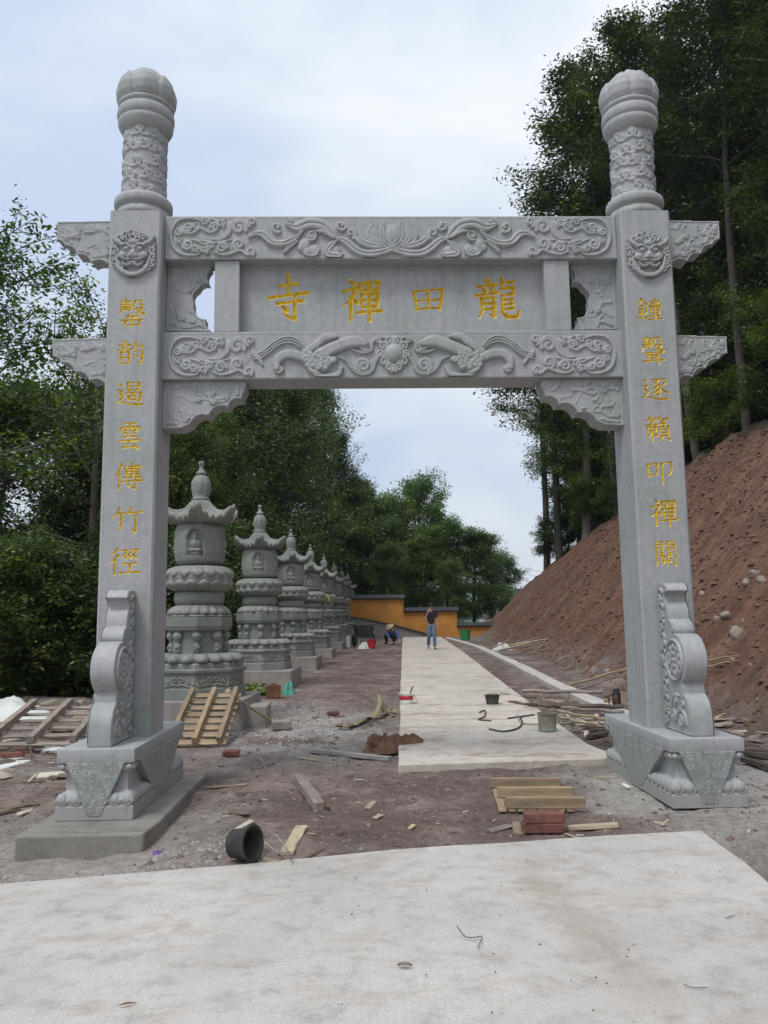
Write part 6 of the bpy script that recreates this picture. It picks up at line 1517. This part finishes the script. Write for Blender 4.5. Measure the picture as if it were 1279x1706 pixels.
for i, (px, py, lb) in enumerate([(385, 1260, 'dark half brick on the soil below the leaning pallet'), (555, 1193, 'dark brick lying in the pale mortar patch')]):
    p = gp(px, py); slab_piece('brick', (p.x, p.y, p.z), (.19, .11, .07), .3*i, M['brick'], lb, 'brick', 'bricks', (0, 0), .010, 80+i, .01)
# ---- brown sack, canvas strap
p = gp(645, 1254)
G = empty('sack', (p.x, p.y, p.z+.03), 0.1, 'torn brown hessian sack slumped over the near corner of the path', 'sack')
def crumple(name, rx_, ry_, h, m_, parent, seed, loc=(0, 0, 0), rz=0):
    o = drape_pile(name, loc, rx_, ry_, h, m_, None, None, seed, 56); o.parent = parent; o.rotation_euler = (0, 0, rz); return o
crumple('bag_body', .30, .20, .19, M['sack'], G, 4); crumple('torn_flap', .24, .10, .11, M['sack'], G, 8, (.28, .08, .06), .2)
mb = MB(); mb.lathe([(.07, 0), (.12, .03), (.145, .09), (.13, .13), (.11, .135), (.12, .09), (.09, .04)], 24, (-.20, .0, .03), Matrix.Rotation(1.0, 3, 'Y'), mod=lambda a, i: 1+.10*math.sin(3*a+i)); mb.build('open_mouth', M['sack'], G, smooth=True)
mb = MB()
def ribbon(mb, pts, w_, th=.004, tw=0.0):
    C_ = catmull(pts, 6); V = []; F = []
    for i, c in enumerate(C_):
        t_ = Vector(C_[min(i+1, len(C_)-1)]-C_[max(i-1, 0)]).normalized(); a = tw*math.sin(i*.7); sd = t_.cross(Vector((0, math.sin(a), math.cos(a)))).normalized(); nn = sd.cross(t_)
        for q, k in ((-1, 0), (1, 0), (1, 1), (-1, 1)): V.append(Vector(c)+sd*q*w_/2+nn*th*k)
    for i in range(len(C_)-1):
        for k in range(4): F.append((4*i+k, 4*i+(k+1) % 4, 4*i+4+(k+1) % 4, 4*i+4+k))
    mb.add(V, F)
ribbon(mb, [gp(562, 1215, .03), gp(575, 1217, .07), gp(588, 1213, .02), gp(605, 1205, .06), gp(622, 1200, .05), gp(633, 1190, .18), gp(632, 1177, .20), gp(640, 1190, .05), gp(652, 1188, .08), gp(658, 1190, .03)], .075, .006, 1.0)
ribbon(mb, [gp(588, 1212, .03), gp(610, 1203, .02), gp(632, 1198, .06), gp(645, 1192, .03), gp(656, 1195, .02)], .06, .006, .7)
o = mb.build('canvas_strap', M['strap'], None, smooth=True); tag(o, 'olive canvas lifting strap lying twisted left of the path', 'strap')
# ---- long-handled tool, concrete lump
a_, b_ = Vector(at(380, 1153, Y=4.0)), gp(455, 1210, .06)
G = empty('mallet', b_, 0, 'long-handled mallet leaning from the ground onto the nearest stupa base', 'tool')
MB().tube([tuple(a_-b_), tuple((a_-b_)*.5+Vector((0, 0, -.01))), (0, 0, 0)], .018, 8).build('handle', M['bamboo'], G, auto=.6)
MB().lathe([(.03, -.05), (.045, -.04), (.045, .04), (.03, .05)], 14, tuple(a_-b_), Matrix.Rotation(PI/2, 3, 'X')).build('head', M['wood_pale'], G, auto=.5)
mb = MB(); p = gp(468, 1216)
slab_piece('concrete_lump', (p.x, p.y, p.z), (.27, .17, .14), .2, M['plinth_pale'], 'squarish lump of grey concrete at the lower end of the long handle', 'lump', None, (0, 0), .02, 5, .02)
# ---- tin, teal bag, leaves by the plinth
p = gp(455, 1163); G = empty('rusty_tin', (p.x, p.y, p.z), .3, 'square rusty tin can beside the second stupa plinth', 'tin')
MB().box((0, 0, .13), (.25, .25, .26)).build('can', M['rust'], G, bevel=.02, seg=2); MB().lathe([(.05, .262), (.05, .28), (.03, .282)], 16).build('spout', M['rust'], G)
p = gp(481, 1157); drape_pile('plastic_bag', (p.x, p.y, p.z), .11, .09, .24, M['teal'], 'crumpled teal and white plastic bag right of the rusty tin', 'bag', 5)
p = gp(428, 1158); pts = np.array([[p.x+rg.uniform(-.35, .35), p.y+rg.uniform(-.2, .2), p.z+rg.uniform(.02, .2)] for _ in range(26)])
V_, Q_, T_ = leaves_np(pts, 8, .06, .16, np.random.RandomState(3), .2, .5); o = np_mesh('cut_leaves', V_, Q_, M['leaf_far'], None, False, attr={'tint': np.clip(T_+.45, 0, 1)}); tag(o, kind='stuff')
# ---- wheelbarrow, red bucket, white bag
p = gp(606, 1078)
G = empty('wheelbarrow', (p.x, p.y, p.z), .35, 'dark two-wheeled handcart tipped up beside the crouching worker', 'handcart')
mb = MB(); mb.add([(-.42, -.30, .95), (.42, -.30, .95), (.42, .30, .95), (-.42, .30, .95), (-.30, -.20, .42), (.30, -.20, .42), (.30, .20, .42), (-.30, .20, .42)], [(0, 1, 5, 4), (1, 2, 6, 5), (2, 3, 7, 6), (3, 0, 4, 7), (4, 5, 6, 7)])
o = mb.build('tray', M['bucket_dust'], G, bevel=.03); 
for q in (-1, 1):
    w_ = MB().lathe([(.13, -.035), (.26, -.035), (.28, 0), (.26, .035), (.13, .035)], 24, (q*.44, .0, .28), Matrix.Rotation(PI/2, 3, 'Y')); w_.build('wheel', M['rubber'], G, auto=.6)
    MB().tube([(q*.30, -.25, .90), (q*.30, -.75, 1.0)], .018, 6).build('handle', M['steel'], G); MB().tube([(q*.30, -.2, .45), (q*.30, -.35, .0)], .018, 6).build('leg', M['steel'], G)
p = gp(619, 1080); bucket('red_bucket', (p.x, p.y, p.z), (0, 0, 0), .14, .17, .36, M['red'], 'bright red plastic bucket left of the crouching worker', 'buckets on the site', handle=None)
p = gp(606, 1081); drape_pile('plastic_bag', (p.x, p.y, p.z), .22, .16, .28, M['tarp'], 'crumpled white bag left of the red bucket', 'bag', 9)
p = gp(580, 1079); MBx = MB().box((0, 0, .25), (.14, .10, .50)).build('post_block', M['foam'], None, bevel=.008); MBx.location = p; tag(MBx, 'short white upright block at the foot of the last stupas', 'block')
p = gp(775, 1066); bucket('green_basket', (p.x, p.y, p.z), (0, 0, 0), .22, .29, .52, M['green'], 'green plastic basket at the far end of the kerb', 'buckets on the site', handle=None)
# ---- brush and rubble heap beyond the kerb
rg2 = random.Random(12); c0 = gp(848, 1088)
for i in range(14):
    a = rg2.uniform(-.5, .9); L_ = rg2.uniform(.7, 1.6); x = c0.x+rg2.uniform(-.6, .8); y = c0.y+rg2.uniform(-1.4, 1.2); z_ = gz(x, y)
    pts = [(0, 0, 0), (L_*.5*math.cos(a), L_*.5*math.sin(a), .12), (L_*math.cos(a), L_*math.sin(a), .18+rg2.uniform(0, .15))]
    o = MB().tube(pts, .022, 5).build('stick', M['wood_grey'] if i % 3 else M['bamboo'], None); o.location = (x, y, z_+.04+.02*i); tag(o, 'broken grey stick in the brush heap at the foot of the red slope' if i % 3 else 'pale bamboo stick in the brush heap at the foot of the red slope', 'stick', 'brown brush-heap sticks' if i % 3 else 'pale brush-heap sticks')
p = gp(838, 1083); drape_pile('plastic_bag', (p.x, p.y, p.z), .35, .25, .25, M['tarp'], 'torn white bag in the brush heap at the foot of the slope', 'bag', 12)
# ---- stones on the slope
def rock_mesh(seed, sub=2):
    import bmesh
    bm = bmesh.new(); bmesh.ops.create_icosphere(bm, subdivisions=sub, radius=1); r = np.random.RandomState(seed); sc = r.uniform(.6, 1.1, 3)
    nr = r.normal(0, 1, (7, 3)); nr /= np.linalg.norm(nr, axis=1)[:, None]
    for v in bm.verts:
        c = np.array(v.co); 
        for n_ in nr:
            d = c@n_
            if d > .72: c = c-n_*(d-.72)
        v.co = Vector(c*sc+r.normal(0, .02, 3))
    me = bpy.data.meshes.new('stone'); bm.to_mesh(me); bm.free(); me.materials.append(M['rock']); return me
rms = [rock_mesh(k) for k in range(5)]
stones = [(1257, 957, 13), (1245, 972, 11), (1270, 968, 12), (1210, 1026, 12), (1228, 1058, 14), (1196, 1033, 8), (1262, 1010, 6), (1238, 1036, 6), (1011, 1120, 8), (1170, 990, 6), (1222, 1098, 7), (1250, 1110, 6), (1262, 1168, 5), (1085, 1000, 0)]
sl_ = ['upper stone of the cluster on the red slope at the right edge', 'lower left stone of the cluster on the red slope', 'right stone of the cluster on the red slope', 'pale oblong stone on the slope level with the top of the drum stone', 'largest reddish stone on the slope right of the drum stone', 'small pale stone close to the right pillar on the slope', 'small stone below the cluster on the slope', 'small stone above the largest one on the slope', 'pale stone stuck in the slope left of the right pillar', 'small stone high on the slope beside the pillar', 'small stone below the largest one on the slope', 'small stone right above the bamboo rods', 'small stone low on the slope at the right edge']
for i, (px, py, r) in enumerate(stones):
    if not r: continue
    p = gp(px, py); D = p.y+8; o = bpy.data.objects.new('stone', rms[i % 5]); link(o); o.location = p; s_ = r*D/1352; o.scale = (s_, s_, s_*.75); o.rotation_euler = (i, i*2, i*3); tag(o, sl_[i], 'stone', 'stones on the red slope')

# ------------------------------------------------------------------ countless small stuff: grit, clods, chips, twigs
def scatter_rocks(name, pts, sizes, m_, seed=1, flat=.7):
    """12-face pebbles merged in one mesh"""
    r = np.random.RandomState(seed); b = np.array([(1, 0, 0), (.5, .87, 0), (-.5, .87, 0), (-1, 0, 0), (-.5, -.87, 0), (.5, -.87, 0), (.25, .1, 1), (-.3, -.2, .9)]); F = np.array([(0, 1, 6), (1, 2, 6), (2, 7, 6), (2, 3, 7), (3, 4, 7), (4, 5, 7), (5, 6, 7), (5, 0, 6)])
    n = len(pts); a = r.uniform(0, 6.28, n); V = b[None]*r.uniform(.65, 1.2, (n, 8, 1))*sizes[:, None, None]
    c, s_ = np.cos(a)[:, None], np.sin(a)[:, None]; X_ = V[..., 0]*c-V[..., 1]*s_*.8; Y_ = V[..., 0]*s_+V[..., 1]*c*.8; P = np.stack([X_, Y_, V[..., 2]*flat-.1*sizes[:, None]], -1)+pts[:, None, :]
    o = np_mesh(name, P.reshape(-1, 3), (F[None]+8*np.arange(n)[:, None, None]).reshape(-1, 3), m_, None, False); tag(o, kind='stuff'); return o
def zone(n, x0, x1, y0, y1, seed, cond=None):
    r = np.random.RandomState(seed); x = r.uniform(x0, x1, n); y = r.uniform(y0, y1, n); k = np.ones(n, bool)
    e_ = fore_edge(x); k &= (y > e_+.03)
    k &= ~((x > lx(y)-.02) & (x < np.vectorize(rx)(y)+.02) & (y > .84))
    k &= ~((np.abs(x+2.485) < .53) & (y > -1.84) & (y < 1.08)); k &= ~((np.abs(x-2.57) < .34) & (y > -1.02) & (y < .95))
    if cond is not None: k &= cond(x, y)
    x, y = x[k], y[k]; return np.stack([x, y, gh(x, y)], 1)
P = zone(14000, -6, 4.6, -2.6, 9, 1); r = np.random.RandomState(2); scatter_rocks('gravel', P, .004+.014*r.rand(len(P))**3+.012*(r.rand(len(P)) > .97), M['rock'], 1)
P = zone(11000, -6, 4.6, -2.6, 12, 3); r = np.random.RandomState(4); scatter_rocks('soil_clods', P, 0.006+.026*r.rand(len(P))**5, simple('soil_clod', (.12, .085, .075), .95, .4, 20), 5)
P = zone(2600, -4.5, -1.2, -2.3, -.4, 6, lambda x, y: (y < fore_edge(x)+.5+.4*np.abs(np.sin(x*3)))); r = np.random.RandomState(7); scatter_rocks('mortar_crumbs', P, .006+.026*r.rand(len(P))**3, M['plinth_pale'], 8)
P = zone(1200, -1.9, 0, 2.2, 5.5, 9, lambda x, y: ((x+1.0)/.9)**2+((y-3.9)/1.4)**2 < 1); r = np.random.RandomState(7); scatter_rocks('mortar_flakes', P, .008+.030*r.rand(len(P))**3, M['slab'], 8, .25)
rr_ = np.random.RandomState(11); n = 13000; yy = rr_.uniform(-2, 1, n)+35*rr_.rand(n)**1.3; uu = rr_.uniform(.1, 9, n); xx = foot(yy)+uu; k = uu < crest(yy)+.2; xx, yy = xx[k], yy[k]
P = np.stack([xx, yy, gh(xx, yy)], 1); scatter_rocks('slope_rubble', P, .02+.10*rr_.rand(len(P))**6+.0012*yy, simple('red_clod', (.145, .073, .045), .95, .5, 3), 12)
def slivers(name, P, l0, l1, m_, seed):
    r = np.random.RandomState(seed); n = len(P); a = r.uniform(0, PI*2, n); L_ = r.uniform(l0, l1, n)**1.0; w_ = L_*r.uniform(.06, .28, n); d = np.stack([np.cos(a), np.sin(a), r.normal(0, .08, n)], 1); s_ = np.stack([-np.sin(a), np.cos(a), r.normal(0, .1, n)], 1); h_ = w_*.25+.002
    c = P+np.array([0, 0, .006]); up = np.array([0, 0, 1.]); V = []
    for u_, v_, t_ in ((-.5, -.5, 0), (.5, -.3, 0), (.5, .3, 0), (-.5, .5, 0), (-.45, -.4, 1), (.4, -.2, 1), (.4, .2, 1), (-.45, .4, 1)): V.append(c+d*(L_*u_)[:, None]+s_*(w_*v_)[:, None]+up*(h_*t_)[:, None])
    V = np.stack(V, 1); F = np.array([(4, 5, 6, 7), (0, 1, 5, 4), (1, 2, 6, 5), (2, 3, 7, 6), (3, 0, 4, 7)]); ti = np.repeat(r.uniform(0, 1, n), 8)
    o = np_mesh(name, V.reshape(-1, 3), (F[None]+8*np.arange(n)[:, None, None]).reshape(-1, 4), m_, None, False, attr={'tint': np.stack([ti, ti, ti, ti*0+1], 1)}); tag(o, kind='stuff')
slivers('wood_chips', zone(1500, -6, 4.4, -2.5, 9, 21), .015, .09, M['chips'], 3)
slivers('splinters', zone(120, -6, 4.4, -2.5, 7, 22), .10, .30, M['chips'], 5)
slivers('brush_litter', zone(420, 1.9, 5.0, 1.5, 7, 23, lambda x, y: x > 2.5), .08, .45, M['chips'], 6)
slivers('plank_litter', zone(260, -8, -3.2, 0, 8, 24), .10, .5, M['chips'], 7)
P = zone(900, -6, 4.4, -2.4, 8, 41); r = np.random.RandomState(42); scatter_rocks('earth_lumps', P, .015+.05*r.rand(len(P))**3, simple('earth_lump', (.15, .11, .095), .95, .4, 20), 43, .6)
# bits lying on the forecourt
r = np.random.RandomState(31); n = 260; x = r.uniform(-3.2, 3.8, n)*r.uniform(.4, 1, n); y = r.uniform(-5.6, -2.2, n); k = y < fore_edge(x)-.1; x, y = x[k], y[k]; z = np.interp(x, [-3, 0], [-.07, .025])+.001
scatter_rocks('grit_on_forecourt', np.stack([x, y, z], 1), .0025+.006*r.rand(len(x))**3, M['wood_dark'], 32)
def on_slab(px, py): 
    p = at(px, py, z=0.0); return Vector((p[0], p[1], zs(p[0], p[1])+.004))
def dead_leaf(px, py, L_, rz, label, m_='rust'):
    p = on_slab(px, py); V = []; F = []
    for i in range(7):
        u = i/6; w_ = L_*.22*math.sin(PI*min(1, u*.96+.04))**.8; z_ = .004*math.sin(PI*u)+.004*u; V += [(u*L_, -w_, z_+.008), (u*L_, 0, z_), (u*L_, w_, z_+.010)]
    for i in range(6): F += [(3*i, 3*i+3, 3*i+4, 3*i+1), (3*i+1, 3*i+4, 3*i+5, 3*i+2)]
    o = mesh_obj('dead_leaf', V, F, M[m_], None, True, p); o.rotation_euler = (0, 0, rz); tag(o, label, 'leaf', 'dead leaves on the forecourt')
dead_leaf(193, 1676, .085, .35, 'curled brown leaf lying on the forecourt at the lower left'); dead_leaf(662, 1618, .07, -.25, 'narrow brown leaf in the lower middle of the forecourt', 'wood_grey')
def twig(pp, r_, label): wire('twig', [on_slab(*q)+Vector((0, 0, .006)) for q in pp], r_, M['wood_dark'], label, 'twig', 'twigs on the forecourt', n=5)
twig([(761, 1554), (775, 1572), (790, 1574), (803, 1573), (796, 1592)], .0022, 'forked dark twig in the middle of the forecourt')
twig([(1140, 1654), (1155, 1660), (1179, 1660)], .0018, 'short thin twig on the forecourt at the lower right')
twig([(116, 1537), (142, 1529)], .003, 'dark splinter on the forecourt at the left'); twig([(88, 1567), (111, 1562)], .002, 'thin splinter on the forecourt at the far left')
twig([(1176, 1680), (1194, 1680), (1197, 1663)], .0016, 'fine hooked twig near the lower right corner') if False else None
twig([(1209, 1541), (1224, 1537)], .002, 'tiny twig on the right side of the forecourt')
p = gp(262, 1422); drape_pile('scrap_of_plastic', (p.x, p.y, p.z), .04, .03, .03, M['purple'], 'tiny crumpled violet scrap at the corner of the left plinth', 'scrap', 4)
# the air between here and the far ridge
hz_ = MB().box((50, 770, 42), (1960, 1640, 120)).build('haze', None, None); tag(hz_, kind='stuff')
m, t, b = mat('haze_air'); t.nodes.remove(b); pv = t.nodes.new('ShaderNodeVolumePrincipled'); pv.inputs['Color'].default_value = (0.80, 0.88, 0.97, 1); pv.inputs['Density'].default_value = 0.0003; pv.inputs['Anisotropy'].default_value = 0.2
t.links.new(pv.outputs[0], t.nodes['Material Output'].inputs['Volume']); hz_.data.materials.append(m)
for o in bpy.data.objects:
    if 'H' in o.keys(): del o['H']
